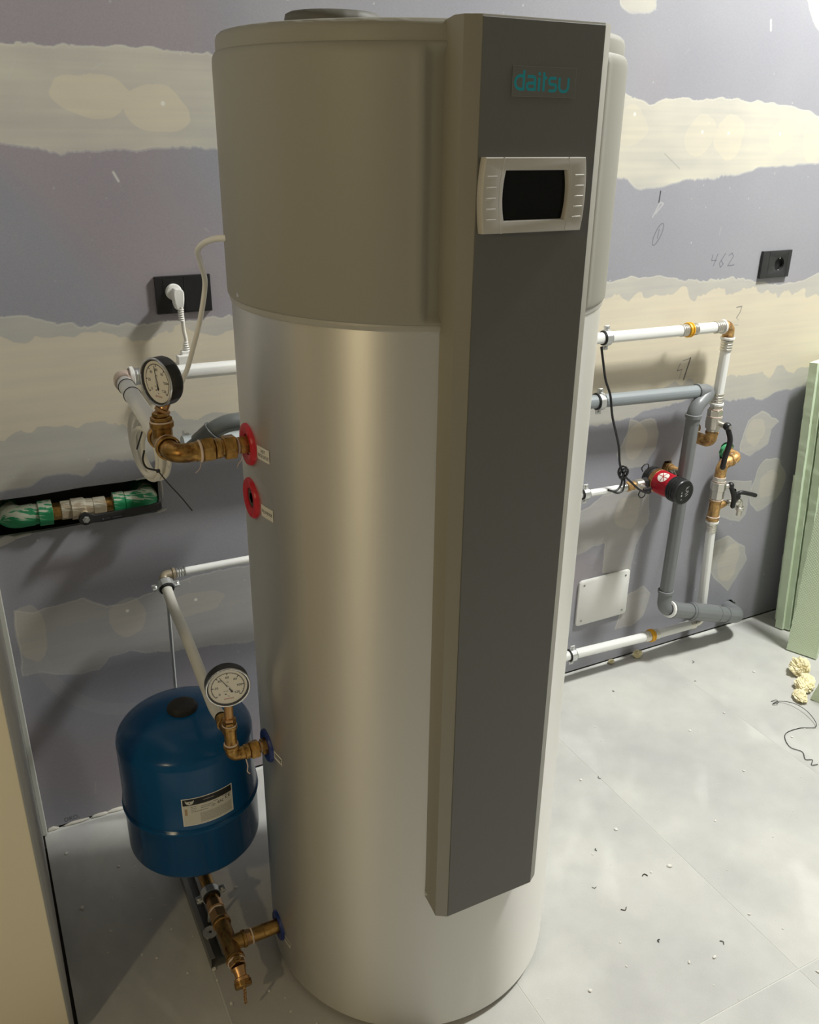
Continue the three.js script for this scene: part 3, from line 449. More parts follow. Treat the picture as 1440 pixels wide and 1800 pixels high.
// wall outlets
{
  const t = thing('wall_socket', 'black double wall socket with the white plug in it, left of the heater', 'socket', [0.477, 1.394, 0]);
  part(t, 'cover_plate', box(0.477, 1.393, 0.0045, 0.127, 0.084, 0.009, 0.0015), blackPlastic);
  part(t, 'socket_insert', [box(0.4535, 1.4, 0.0094, 0.044, 0.058, 0.001, 0.0004), spin([[0.0008, 0.0225], [0.002, 0.0225], [0.002, 0.0195], [-0.004, 0.0195], [-0.004, 0]], V(0.4535, 1.4, 0.009), Z, 32)], std([0.02, 0.02, 0.021], 0.3));
  part(t, 'blank_insert', box(0.5085, 1.3935, 0.0094, 0.06, 0.078, 0.001, 0.0004), blackPlastic);
  const u = thing('wall_socket', 'black wall socket with a round opening, alone on the wall right of the heater', 'socket', [2.378, 1.361, 0]);
  const s = new THREE.Shape([[2.3145, 1.319], [2.4425, 1.319], [2.4425, 1.403], [2.3145, 1.403]].map((p) => new THREE.Vector2(...p)));
  const h = new THREE.Path(); h.absarc(2.392, 1.361, 0.0205, 0, Math.PI * 2, true); s.holes.push(h);
  part(u, 'cover_plate', crease(new THREE.ExtrudeGeometry(s, { depth: 0.0085, bevelEnabled: true, bevelSize: 0.0012, bevelThickness: 0.0012, bevelOffset: -0.0012, bevelSegments: 2, curveSegments: 32 }), 0.5), std([0.028, 0.029, 0.029], 0.42));
  part(u, 'opening', spin([[0.0002, 0], [0.0002, 0.021], [0.0008, 0.021]], V(2.392, 1.361, 0), Z, 32), std([0.006, 0.006, 0.006], 0.6));
  parts(u, 'insert_seam', [box(2.344, 1.361, 0.0098, 0.0012, 0.082, 0.0006), box(2.426, 1.361, 0.0098, 0.0012, 0.082, 0.0006)], blackRubber);
  part(u, 'earth_contact', [box(2.392, 1.3425, 0.006, 0.005, 0.004, 0.007, 0.001), box(2.392, 1.3795, 0.006, 0.005, 0.004, 0.007, 0.001)], chrome);
}
// grey drain behind, left of the heater
{
  const t = thing('drain_pipe', 'dark grey drain elbow joining the pale grey pipe behind the upper brass fitting', 'pipe', [0.45, 1.1, 0.15]);
  part(t, 'drain_elbow', [bent([V(0.72, 1.122, 0.16), V(0.5, 1.124, 0.16), V(0.46, 1.084, 0.14)], 0.0205, 0.04, 40, 24), rod(V(0.482, 1.106, 0.151), V(0.452, 1.076, 0.136), 0.0235, 28), ring(V(0.4825, 1.1065, 0.151), V(0.7, 0.7, 0.3).normalize(), 0.0235, 0.002)], darkGreyPipe);
  part(t, 'drain_branch', [bent([V(0.454, 1.078, 0.137), V(0.428, 1.052, 0.122), V(0.46, 1.05, 0.07), V(0.5, 1.049, 0.06)], 0.0195, 0.03, 40, 24)], darkGreyPipe);
  part(t, 'horizontal_pipe', [rod(V(0.43, 1.05, 0.06), V(1.1, 1.032, 0.06), 0.0215, 28), collar(V(0.43, 1.05, 0.06), X, 0.03, 0.0235)], std([0.46, 0.5, 0.51], 0.4), 'pale grey horizontal pipe');
  part(t, 'bracket', [box(0.445, 1.07, 0.04, 0.012, 0.014, 0.03, 0.002)], zinc);
}

// ------------------------------------------------------------------ green valve set in the slot of the wall
{
  const green = pixelMap(256, 256, (u, v) => { const d = smooth(-0.1, 0.25, fbm(u * 7, v * 12, 130, 4) + (v - 0.4) * 0.1), f = rnd() * 12; return [lerp(40, 185, d * 0.35) + f, lerp(150, 190, d * 0.35) + f, lerp(100, 165, d * 0.35) + f]; });
  // plaster splashes lie on the upward side of the fittings
  const splash = (base, rough) => { const t = pixelMap(512, 256, (u, v) => { const a = u * Math.PI * 2, up = Math.sin(a), d = smooth(0.42, 0.72, up * 0.9 + 1.5 * fbm(Math.cos(a) * 5 + 9, Math.sin(a) * 5 + v * 10, 140, 5)) * 0.9; const f = (rnd() - 0.5) * 14; return [lerp(base[0], 205, d) + f, lerp(base[1], 200, d) + f, lerp(base[2], 180, d) + f]; }); return std([1, 1, 1], rough, 0, { map: t }); };
  const greenMat = splash([26, 132, 82], 0.5), bodyMat = splash([168, 152, 126], 0.55), AY = 0.909, AZ = 0.0;
  const at = (x) => V(x, AY + (0.2 - x) * 0.03, AZ), dir = at(1).sub(at(0)).normalize();
  const wrap = (g) => { const q = clean(g), p = q.attributes.position, uv = q.attributes.uv; for (let i = 0; i < p.count; i += 3) { const us = [0, 1, 2].map((k) => Math.atan2(p.getY(i + k) - AY + 0.003, p.getZ(i + k)) / (2 * Math.PI)); [0, 1, 2].forEach((k) => { if (us[k] - us[0] > 0.5) us[k] -= 1; if (us[0] - us[k] > 0.5) us[k] += 1; uv.setXY(i + k, us[k], p.getX(i + k) * 6); }); } return q; };
  const l = thing('pipe_elbow', 'green plastic elbow smeared with plaster at the left end of the wall slot', 'pipe fitting', [0.05, AY, AZ]);
  part(l, 'elbow', [bent([V(0.028, AY + 0.003, -0.1), V(0.032, AY + 0.004, 0.004), at(0.085)], 0.026, 0.036, 40, 32), ball(V(0.043, AY + 0.004, -0.006), 0.0275, 28)].map(wrap), greenMat);
  part(l, 'socket', [spin([[0, 0.022], [0.001, 0.0245], [0.03, 0.0245], [0.031, 0.022]], at(0.07), dir, 40), spin([[0, 0.024], [0.0015, 0.0295], [0.031, 0.0295], [0.0325, 0.018]], at(0.094), dir, 40)].map(wrap), greenMat);
  const r = thing('pipe_elbow', 'green plastic elbow smeared with plaster at the right end of the wall slot', 'pipe fitting', [0.34, AY, AZ]);
  part(r, 'elbow', [bent([at(0.31), V(0.345, AY - 0.004, 0.004), V(0.347, AY - 0.004, -0.1)], 0.0265, 0.032, 40, 32), ball(V(0.338, AY - 0.003, -0.004), 0.0275, 28)].map(wrap), greenMat);
  part(r, 'socket', [spin([[0, 0.018], [0.0015, 0.0275], [0.026, 0.0275], [0.0275, 0.024]], at(0.262), dir, 40), spin([[0, 0.024], [0.001, 0.0255], [0.022, 0.0255], [0.023, 0.024]], at(0.29), dir, 40)].map(wrap), greenMat);
  const v = thing('ball_valve', 'plaster smeared ball valve between the green elbows, long black lever below', 'valve', [0.2, AY, AZ]);
  part(v, 'valve_body', [spin([[0, 0.02], [0.002, 0.0255], [0.03, 0.0255], [0.034, 0.0215], [0.05, 0.0205], [0.05, 0]], at(0.166), dir, 40), hex(at(0.144), dir, 0.024, 0.0238, 0.5), hex(at(0.216), dir, 0.03, 0.0225, 0.5), rod(V(0.193, AY - 0.004, 0.012), V(0.193, AY - 0.008, 0.046), 0.009)].map(wrap), bodyMat);
  parts(v, 'threaded_end', [hex(at(0.124), dir, 0.0215, 0.0205, 0.2), spin([[0, 0.0175], [0.022, 0.0175]], at(0.243), dir)], brass);
  const lever = new THREE.Shape(); lever.moveTo(0, 0.0155); lever.absarc(0, 0, 0.0155, Math.PI * 0.5, Math.PI * 1.7, false); lever.quadraticCurveTo(0.022, -0.012, 0.036, -0.0135); lever.lineTo(0.15, -0.008); lever.quadraticCurveTo(0.176, -0.009, 0.176, 0); lever.lineTo(0.176, 0.0125); lever.quadraticCurveTo(0.165, 0.013, 0.152, 0.009); lever.lineTo(0.03, 0.006); lever.quadraticCurveTo(0.018, 0.006, 0.01, 0.012); lever.lineTo(0, 0.0155);
  const handle = part(v, 'lever', crease(new THREE.ExtrudeGeometry(lever, { depth: 0.005, bevelEnabled: true, bevelSize: 0.0018, bevelThickness: 0.002, bevelOffset: -0.0015, bevelSegments: 3 }), 0.8).rotateZ(-0.012).translate(0.1925, 0.9005, 0.046), blackPlastic, 'long black lever');
  part(handle, 'lever_nut', [hex(V(0.1925, 0.9005, 0.0525), Z, 0.006, 0.0085), spin([[0.006, 0], [0.006, 0.0045], [0.0085, 0.004], [0.0085, 0]], V(0.1925, 0.9005, 0.0522), Z, 16)], std([0.4, 0.4, 0.39], 0.4, 0.85));
  part(handle, 'lever_print', box(0.252, 0.8945, 0.0533, 0.052, 0.0085, 0.0004), std([1, 1, 1], 0.5, 0, { map: canvasMap(256, 42, (c, w, h) => { c.fillStyle = '#0a0a0b'; c.fillRect(0, 0, w, h); c.fillStyle = '#55555a'; c.beginPath(); c.arc(22, 21, 13, 0, 7); c.fill(); c.fillStyle = '#4a4a50'; c.font = 'bold 34px sans-serif'; c.fillText('XIK', 44, 33); c.fillRect(128, 14, 112, 14); }) }));
}

// ------------------------------------------------------------------ lower left: thin pipe, hose and expansion vessel
{
  const t = thing('water_pipe', 'thin white pipe rising from the lower thermometer to a clamp and along the wall', 'pipe', [0.344, 0.66, 0.1]);
  part(t, 'pipe', [rod(V(0.395, 0.74, 0.1), V(1.0, 0.732, 0.1), 0.0098, 22)], whitePipe);
  part(t, 'hose', cable([V(0.345, 0.728, 0.1), V(0.3445, 0.715, 0.14), V(0.344, 0.698, 0.2), V(0.346, 0.678, 0.29), V(0.345, 0.66, 0.39), V(0.342, 0.65, 0.48), V(0.338, 0.652, 0.56), V(0.338, 0.66, 0.606)], 0.0125, 80, 20), std([0.76, 0.74, 0.66], 0.42), 'ivory bent length of pipe');
  part(t, 'elbow', [bent([V(0.345, 0.727, 0.112), V(0.345, 0.739, 0.1), V(0.375, 0.74, 0.1)], 0.0118, 0.014, 24, 20), collar(V(0.366, 0.74, 0.1), X, 0.008, 0.0145)], std([0.5, 0.42, 0.3], 0.4, 0.6));
  part(t, 'press_sleeve', sleeveShape(V(0.375, 0.74, 0.1), X, 0.024, 0.0125), steel);
  const dir = V(0, -0.35, 0.94).normalize();
  clampThing('pipe clamp holding the thin white pipe at its elbow, above the blue vessel', V(0.345, 0.722, 0.121), dir, 0.0135, { side: V(1, 0, 0) }, undefined);
  single('threaded_rod', 'slim zinc rod standing behind the blue vessel, up to the pipe clamp', 'rod', [0.345, 0, 0.13], [rod(V(0.338, 0.004, 0.085), V(0.345, 0.7, 0.128), 0.0046, 14), hex(V(0.3448, 0.688, 0.127), V(0.01, 0.99, 0.06).normalize(), 0.012, 0.008)], zinc);
}
const VX = 0.303, VZ = 0.395, VR = 0.15;
{
  const t = thing('expansion_vessel', 'blue domed expansion vessel with a paper label, standing left of the heater', 'vessel', [VX, 0.157, VZ]);
  const blue = phys([0.0015, 0.085, 0.235], 0.22, 0, { specularIntensity: 0.7 });
  const yb = 0.157, yt = 0.556, hd = 0.062, prof = [];
  for (let i = 0; i <= 14; i++) { const a = i / 14 * Math.PI / 2; prof.push([yb + hd - hd * Math.cos(a), VR * Math.sin(a)]); }
  for (const [y, d] of [[0.322, 0], [0.325, 0.001], [0.328, 0.0036], [0.331, 0.0044], [0.334, 0.0036], [0.3355, 0.0002], [0.338, -0.0022], [0.341, -0.0012], [0.343, 0.0018], [0.3455, 0.0024], [0.348, 0.001], [0.351, 0], [0.42, 0]]) prof.push([y, VR + d]);
  for (let i = 0; i <= 14; i++) { const a = (1 - i / 14) * Math.PI / 2; prof.push([yt - hd + hd * Math.cos(a), VR * Math.sin(a)]); }
  part(t, 'vessel_shell', spin(prof, V(VX, 0, VZ), Y, 96, 0.9), blue);
  part(t, 'valve_cap', spin([[-0.006, 0.033], [0.004, 0.0335], [0.01, 0.031], [0.0145, 0.024], [0.0165, 0.012], [0.017, 0]], V(VX, yt - 0.001, VZ), Y, 40, 0.9), std([0.02, 0.018, 0.014], 0.6), 'black plastic valve cap');
  part(t, 'bottom_flange', [spin([[0, 0.024], [0, 0.034], [0.02, 0.034], [0.02, 0]], V(VX, 0.143, VZ), Y, 32)], brass);
  const sticker = canvasMap(720, 512, (c, w, h) => {
    c.fillStyle = '#dcd8ca'; c.fillRect(0, 0, w, h); c.fillStyle = '#0b0a0a'; c.fillRect(14, 14, w - 28, 116);
    c.fillStyle = '#d8d4c6'; c.beginPath(); c.moveTo(46, 40); c.lineTo(168, 40); c.quadraticCurveTo(160, 118, 107, 118); c.quadraticCurveTo(54, 118, 46, 40); c.fill(); c.fillStyle = '#0b0a0a'; c.fillRect(58, 34, 98, 22); c.beginPath(); c.arc(107, 82, 9, 0, 7); c.fill();
    c.fillStyle = '#a8a49a'; c.fillRect(290, 64, 150, 10); c.fillStyle = '#1a1a1a'; c.font = 'bold 74px sans-serif'; c.fillText('CE', 596, 214); c.font = 'bold 62px sans-serif'; c.fillText('EAC', 480, 236, 96);
    c.fillStyle = '#3a3833'; for (const [x, y, l] of [[120, 160, 60], [120, 190, 64], [120, 222, 54], [120, 252, 130], [250, 178, 150], [250, 208, 120], [236, 248, 110], [560, 142, 130], [420, 156, 60]]) { let q = x; while (q < x + l) { const k = 6 + rnd() * 14; c.fillRect(q, y, k, 9); q += k + 4; } }
    c.strokeStyle = '#2a2a28'; c.lineWidth = 5; c.beginPath(); c.arc(420, 226, 24, 0, 7); c.stroke(); c.beginPath(); c.moveTo(408, 218); c.lineTo(432, 218); c.lineTo(420, 236); c.fill();
    c.fillStyle = 'rgba(70,66,58,.55)'; for (let y = 300; y < 470; y += 11) { let q = 236; while (q < w - 36) { const k = 5 + rnd() * 26; c.fillRect(q, y, k, 5); q += k + 5; } }
    c.fillStyle = '#b89a72'; c.fillRect(34, 190, 34, 120); c.strokeStyle = '#f2efe6'; c.lineWidth = 14; c.strokeRect(5, 5, w - 10, h - 10);
  });
  part(t, 'paper_label', curvedPatch(VX, VZ, VR + 0.0006, -19.3 * Math.PI / 180, 24.5 * Math.PI / 180, 0.354, 0.428, 24), std([1, 1, 1], 0.4, 0, { map: sticker }));
}
{
  // middle port: elbow, tee and the second thermometer
  const by = 0.607, t = thing('brass_fitting', 'middle brass elbow in the upper blue port, thermometer standing on it', 'pipe fitting', [0.413, by, PZ]);
  const at = (x) => V(x, by, PZ);
  parts(t, 'nipple', [hex(at(0.413), NX, 0.0135, 0.0165, 0.2), rod(at(0.42), at(0.37), 0.0098)], brass);
  part(t, 'union_nut', [hex(at(0.395), NX, 0.019, 0.0185, 0.45), collar(at(0.376), NX, 0.012, 0.015)], brass);
  part(t, 'elbow', [bent([V(0.368, by, PZ), V(0.34, by, PZ), V(0.34, by + 0.03, PZ)], 0.0128, 0.018, 30, 24), collar(V(0.34, by + 0.018, PZ), Y, 0.009, 0.0152)], brass);
  part(t, 'tee', [rod(V(0.34, by + 0.025, PZ), V(0.34, by + 0.075, PZ), 0.0122, 28), collar(V(0.34, by + 0.066, PZ), Y, 0.01, 0.0148), rod(V(0.34, 0.66, PZ), V(0.338, 0.66, 0.61), 0.0125, 28), collar(V(0.339, 0.66, 0.632), NZ, 0.01, 0.0152)], brass);
  part(t, 'reducer', [hex(V(0.34, by + 0.075, PZ), Y, 0.008, 0.0135)], brass);
  parts(t, 'hemp_seal', [ring(at(0.3995), X, 0.0105, 0.0018), ring(V(0.34, by + 0.03, PZ), Y, 0.0128, 0.0018), ring(V(0.34, by + 0.0755, PZ), Y, 0.0135, 0.0014), cable([V(0.366, by - 0.013, PZ + 0.004), V(0.368, by - 0.03, PZ + 0.007), V(0.367, by - 0.045, PZ + 0.006), V(0.371, by - 0.05, PZ + 0.008)], 0.0012, 20, 6)], hemp);
  gauge('round thermometer beside the blue vessel, its dial facing the camera', V(0.342, 0.772, 0.667), V(-0.13, 0.0, 0.98), 0.0425, 122, V(0.34, 0.69, PZ));
}
{
  // lowest port: brass tee along the floor with drain cock and chain
  const y = 0.112, x = 0.3, t = thing('brass_fitting', 'lowest brass tee near the floor, running under the blue vessel to a capped drain cock', 'pipe fitting', [x, 0.09, PZ]);
  part(t, 'port_pipe', [rod(V(0.42, y, PZ), V(0.345, y, PZ), 0.0155, 28), collar(V(0.378, y, PZ), NX, 0.004, 0.0163)], brass);
  part(t, 'port_nipple', [hex(V(0.347, y, PZ), NX, 0.014, 0.0165), collar(V(0.333, y, PZ), NX, 0.004, 0.0165)], copperBrass);
  part(t, 'tee', [rod(V(x, y, 0.6), V(x, y, 0.715), 0.0175, 32), rod(V(x, y, PZ), V(0.331, y, PZ), 0.0165, 32), collar(V(0.337, y, PZ), NX, 0.009, 0.019), collar(V(x, y, 0.598), Z, 0.011, 0.0205), collar(V(x, y, 0.703), Z, 0.01, 0.0205)], brass);
  part(t, 'back_pipe', [bent([V(VX, 0.16, VZ), V(VX, y, VZ), V(x, y, 0.545)], 0.0152, 0.02, 40, 24)], brass);
  part(t, 'coupling', [collar(V(x, y, 0.54), Z, 0.024, 0.0185), hex(V(x, y, 0.57), Z, 0.028, 0.0205, 0.3)], copperBrass);
  parts(t, 'hemp_seal', [ring(V(x, y, 0.5665), Z, 0.0165, 0.0022), ring(V(x, y, 0.598), Z, 0.0175, 0.0018), ring(V(0.332, y, PZ), X, 0.0168, 0.0016), ring(V(0.35, y, PZ), X, 0.0158, 0.0018), ring(V(x, y, 0.716), Z, 0.0175, 0.0022)], hemp);
  const cock = part(t, 'drain_cock', [hex(V(x, y, 0.716), Z, 0.014, 0.0185, 0.1), spin([[0, 0.015], [0.012, 0.0125], [0.02, 0.0125], [0.022, 0.0165], [0.028, 0.0165], [0.03, 0]], V(x, y, 0.73), V(0, -0.5, 0.86).normalize(), 32)], copperBrass);
  part(cock, 'operating_stem', [hex(V(x, y + 0.014, 0.724), Y, 0.008, 0.009)], brass);
  const cd = V(0, -0.5, 0.86).normalize(), cc = V(x, y, 0.73).addScaledVector(cd, 0.028);
  part(cock, 'cap', [spin([[0, 0], [0, 0.0185], [0.011, 0.0185], [0.0125, 0.017], [0.0128, 0.006], [0.015, 0.004], [0.015, 0]], cc, cd, 32, 0.5)], brass);
  const links = [], end = cc.clone().addScaledVector(cd, 0.014);
  for (let i = 0; i < 9; i++) { const c = new THREE.TorusGeometry(0.0042, 0.0012, 6, 14); c.scale(0.7, 1, 1); if (i % 2) c.rotateY(Math.PI / 2); links.push(c.translate(end.x + 0.001 * n2(i, 3), end.y - 0.003 - i * 0.0047, end.z + 0.002)); }
  part(cock, 'chain', links, copperBrass);
  clampThing('pipe clamp round the lowest brass pipe, just in front of the blue vessel', V(x, y, 0.512), Z, 0.0155, { side: V(0.98, 0.18, 0) });
  const s = thing('mounting_rail', 'galvanised channel rail on the floor under the lowest brass pipe', 'rail', [0.282, 0, 0.42]);
  const sec = new THREE.Shape([[-0.02, 0], [0.02, 0], [0.02, 0.03], [0.009, 0.03], [0.009, 0.0275], [0.0175, 0.0275], [0.0175, 0.0025], [-0.0175, 0.0025], [-0.0175, 0.0275], [-0.009, 0.0275], [-0.009, 0.03], [-0.02, 0.03]].map((p) => new THREE.Vector2(...p)));
  part(s, 'channel', crease(new THREE.ExtrudeGeometry(sec, { depth: 0.44, bevelEnabled: false }), 0.4).translate(0.284, 0.001, 0.175), std([0.3, 0.3, 0.28], 0.45, 0.7));
  part(s, 'washer', [spin([[0, 0.004], [0, 0.017], [0.003, 0.017], [0.003, 0.004]], V(0.284, 0.031, 0.545), Y), rod(V(0.29, 0.031, 0.512), V(0.298, 0.095, 0.512), 0.004, 12)], zinc);
}

// ------------------------------------------------------------------ right of the heater
const couple = (t, a, dir, len, r) => {           // press coupling: two sleeves and a yellow witness band
  parts(t, 'press_sleeve', [sleeveShape(a, dir, len * 0.38, r), sleeveShape(a.clone().addScaledVector(dir, len * 0.66), dir, len * 0.34, r)], nickel);
  part(t, 'witness_band', [spin([[0, r * 0.9], [0.001, r + 0.0035], [len * 0.08, r + 0.0045], [len * 0.11, r + 0.0015], [len * 0.17, r + 0.0015], [len * 0.2, r + 0.0045], [len * 0.27, r + 0.0035], [len * 0.28, r * 0.9]], a.clone().addScaledVector(dir, len * 0.38), dir, 36)], yellowBand, 'orange yellow plastic band');
};
const printed = (() => { const m = whitePipe.clone(); return m; })();
{
  const z = 0.062, y = 1.195, x0 = 1.1, x1 = 2.158;
  const t = thing('water_pipe', 'upper white pipe on the right with yellow band, running to a brass elbow and down', 'pipe', [1.9, y, z]);
  const yAt = (x) => lerp(1.205, 1.191, (x - 1.1) / 1.05);
  part(t, 'pipe', [rod(V(x0, yAt(x0), z), V(1.965, yAt(1.965), z), 0.0165, 28), rod(V(2.01, yAt(2), z), V(2.1, yAt(2.1), z), 0.0165, 28), rod(V(x1, 1.12, z), V(x1 - 0.003, 0.962, z), 0.0165, 28)], printed);
  couple(t, V(1.957, yAt(1.96), z), X, 0.062, 0.0188);
  parts(t, 'elbow_sleeve', [sleeveShape(V(2.095, yAt(2.1), z), X, 0.03, 0.019), sleeveShape(V(x1, 1.148, z), V(0, -1, 0), 0.034, 0.019), sleeveShape(V(x1 - 0.003, 0.976, z), V(0, -1, 0), 0.033, 0.019)], nickel);
  parts(t, 'stop_ring', [collar(V(2.124, yAt(2.12), z), X, 0.009, 0.0225), collar(V(x1, 1.158, z), V(0, -1, 0), 0.009, 0.0225), collar(V(x1 - 0.003, 0.944, z), V(0, -1, 0), 0.009, 0.0225)], whitePlastic);
  part(t, 'elbow', [bent([V(2.128, yAt(2.13), z), V(x1, yAt(2.15), z), V(x1, 1.155, z)], 0.0175, 0.016, 24, 24)], paleBrass, 'brass elbow');
  const v = thing('ball_valve', 'ball valve under the upper right pipe, its black lever pointing down', 'valve', [x1, 0.83, z]);
  const vx = x1 - 0.004;
  part(v, 'valve_body', [collar(V(vx, 0.936, z), V(0, -1, 0), 0.014, 0.0185), hex(V(vx, 0.921, z), V(0, -1, 0), 0.022, 0.0245), spin([[0, 0.018], [0.004, 0.0255], [0.022, 0.026], [0.042, 0.024], [0.046, 0.0195], [0.06, 0.0185], [0.06, 0]], V(vx, 0.9, z), V(0, -1, 0), 36), rod(V(vx, 0.877, z), V(vx + 0.006, 0.877, z + 0.05), 0.009)], nickel);
  part(v, 'elbow', [bent([V(vx, 0.848, z), V(vx, 0.808, z), V(2.135, 0.812, -0.02)], 0.0195, 0.03, 36, 24), collar(V(vx, 0.846, z), V(0, -1, 0), 0.009, 0.0215)], paleBrass, 'brass elbow into the wall');
  parts(v, 'hemp_seal', [ring(V(vx, 0.923, z), Y, 0.0205, 0.0022), ring(V(vx, 0.899, z), Y, 0.0235, 0.0018), ring(V(vx, 0.857, z), Y, 0.02, 0.0018)], hemp);
  const h0 = V(vx + 0.007, 0.877, z + 0.053);
  const lever = part(v, 'lever', [ball(h0, 0.0135, 20), cable([h0, V(h0.x + 0.006, 0.845, h0.z + 0.012), V(h0.x + 0.006, 0.825, h0.z + 0.016), V(h0.x - 0.002, 0.78, h0.z + 0.014), V(h0.x - 0.006, 0.742, h0.z + 0.014)], 0.0088, 40, 14), ball(V(h0.x - 0.006, 0.742, h0.z + 0.014), 0.0088, 14)], blackPlastic, 'black lever');
  part(lever, 'lever_nut', hex(V(h0.x, 0.877, h0.z + 0.011), Z, 0.006, 0.0065), steel);
}
{
  // lower valve group: wall outlet, elbows, valve, tee with tap, pipe to the floor
  const z = 0.042, x = 2.245, D = -0.021, v = thing('ball_valve', 'lower right ball valve hanging from brass elbows below a green wall outlet', 'valve', [x, 0.63, z]);
  part(v, 'wall_outlet', [rod(V(2.302, 0.735, -0.06), V(2.302, 0.734, 0.006), 0.0255, 32)], std([0.1, 0.42, 0.2], 0.5), 'green plastic wall outlet');
  part(v, 'elbow', [bent([V(2.302, 0.732, -0.01), V(2.306, 0.727, 0.048), V(2.28, 0.716, z)], 0.0185, 0.022, 36, 24), collar(V(2.288, 0.718, z), NX, 0.01, 0.0215), bent([V(2.283, 0.717, z), V(x + 0.002, 0.708, z), V(x, 0.651, z)], 0.019, 0.032, 36, 24), ring(V(2.302, 0.732, 0.01), Z, 0.02, 0.004)], paleBrass, 'pair of brass elbows');
  part(v, 'valve_body', [collar(V(x, 0.662, z), V(0, -1, 0), 0.012, 0.0215), spin([[0, 0.02], [0.003, 0.0265], [0.03, 0.0265], [0.034, 0.0235], [0.062, 0.0235], [0.066, 0.02], [0.066, 0]], V(x, 0.648, z), V(0, -1, 0), 8), rod(V(x, 0.624, z), V(x + 0.042, 0.627, z + 0.01), 0.0085)], nickel);
  parts(v, 'hemp_seal', [ring(V(x, 0.650, z), Y, 0.0215, 0.002), ring(V(x, 0.663, z), Y, 0.019, 0.002), ring(V(2.291, 0.719, z), X, 0.0195, 0.0025)], hemp);
  const h0 = V(x + 0.046, 0.628, z + 0.012);
  part(v, 'lever', [ball(h0, 0.012), cable([h0, V(h0.x + 0.002, 0.607, h0.z + 0.012), V(h0.x + 0.006, 0.584, h0.z + 0.018), V(h0.x + 0.004, 0.557, h0.z + 0.02)], 0.0085, 24, 12), ball(V(h0.x + 0.004, 0.557, h0.z + 0.02), 0.0085, 12)], blackPlastic, 'black lever pointing down');
  const t = thing('water_pipe', 'lower right white pipe from brass tee to floor, then left with a yellow band', 'pipe', [x, 0.15, z]);
  part(t, 'tee', [collar(V(x, 0.581, z), V(0, -1, 0), 0.01, 0.0215), rod(V(x, 0.583, z), V(x - 0.002, 0.509, z), 0.0195, 32), collar(V(x - 0.002, 0.517, z), V(0, -1, 0), 0.016, 0.0215), spin([[0, 0.017], [0.02, 0.0135], [0.034, 0.0095], [0.034, 0]], V(x + 0.01, 0.555, z), V(0.95, 0.12, 0.15).normalize(), 28)], paleBrass, 'brass tee');
  parts(t, 'hemp_seal', [ring(V(x, 0.581, z), Y, 0.0215, 0.0022), ring(V(x - 0.002, 0.517, z), Y, 0.0212, 0.0022)], hemp);
  part(t, 'stop_ring', collar(V(x - 0.002, 0.501, z), V(0, -1, 0), 0.009, 0.0225), whitePlastic);
  part(t, 'drop_sleeve', sleeveShape(V(x - 0.002, 0.493, z), V(0, -1, 0), 0.034, 0.0188), nickel);
  part(t, 'pipe', [rod(V(x - 0.002, 0.469, z), V(2.262, 0.13, z), 0.0165, 28), rod(V(1.1, 0.15, 0.062), V(1.985, 0.106, 0.062), 0.0165, 28), rod(V(2.03, 0.104, 0.062), V(2.21, 0.088, 0.046), 0.0165, 28)], whitePipe);
  part(t, 'foot_elbow', [bent([V(2.261, 0.14, z), V(2.263, 0.088, z), V(2.2, 0.088, 0.046)], 0.0168, 0.02, 24, 20), sleeveShape(V(2.205, 0.088, 0.046), X, 0.024, 0.019)], nickel);
  couple(t, V(1.978, 0.1062, 0.062), V(1, -0.04, 0).normalize(), 0.062, 0.0188);
  const k = thing('drain_tap', 'small nickel tap with black lever, screwed into the lower right brass tee', 'tap', [x + 0.06, 0.55, z]);
  const b0 = V(x + 0.042, 0.559, z + 0.006);
  part(k, 'tap_body', [rod(b0, V(x + 0.082, 0.563, z + 0.012), 0.0085), collar(V(x + 0.05, 0.560, z + 0.007), V(0.97, 0.1, 0.15).normalize(), 0.01, 0.0105), ball(V(x + 0.088, 0.561, z + 0.014), 0.0145), bent([V(x + 0.084, 0.563, z + 0.012), V(x + 0.102, 0.561, z + 0.016), V(x + 0.102, 0.524, z + 0.018)], 0.0105, 0.014, 24, 18), collar(V(x + 0.102, 0.541, z + 0.018), V(0, -1, 0), 0.013, 0.0145), rod(V(x + 0.102, 0.539, z + 0.018), V(x + 0.102, 0.507, z + 0.018), 0.009)], nickel);
  part(k, 'lever', [ball(V(x + 0.082, 0.581, z + 0.016), 0.012), cable([V(x + 0.062, 0.609, z + 0.016), V(x + 0.072, 0.591, z + 0.016), V(x + 0.09, 0.597, z + 0.022), V(x + 0.12, 0.591, z + 0.03), V(x + 0.15, 0.581, z + 0.034)], 0.0075, 40, 12), ball(V(x + 0.15, 0.581, z + 0.034), 0.0075, 12)], blackPlastic, 'black lever');
}
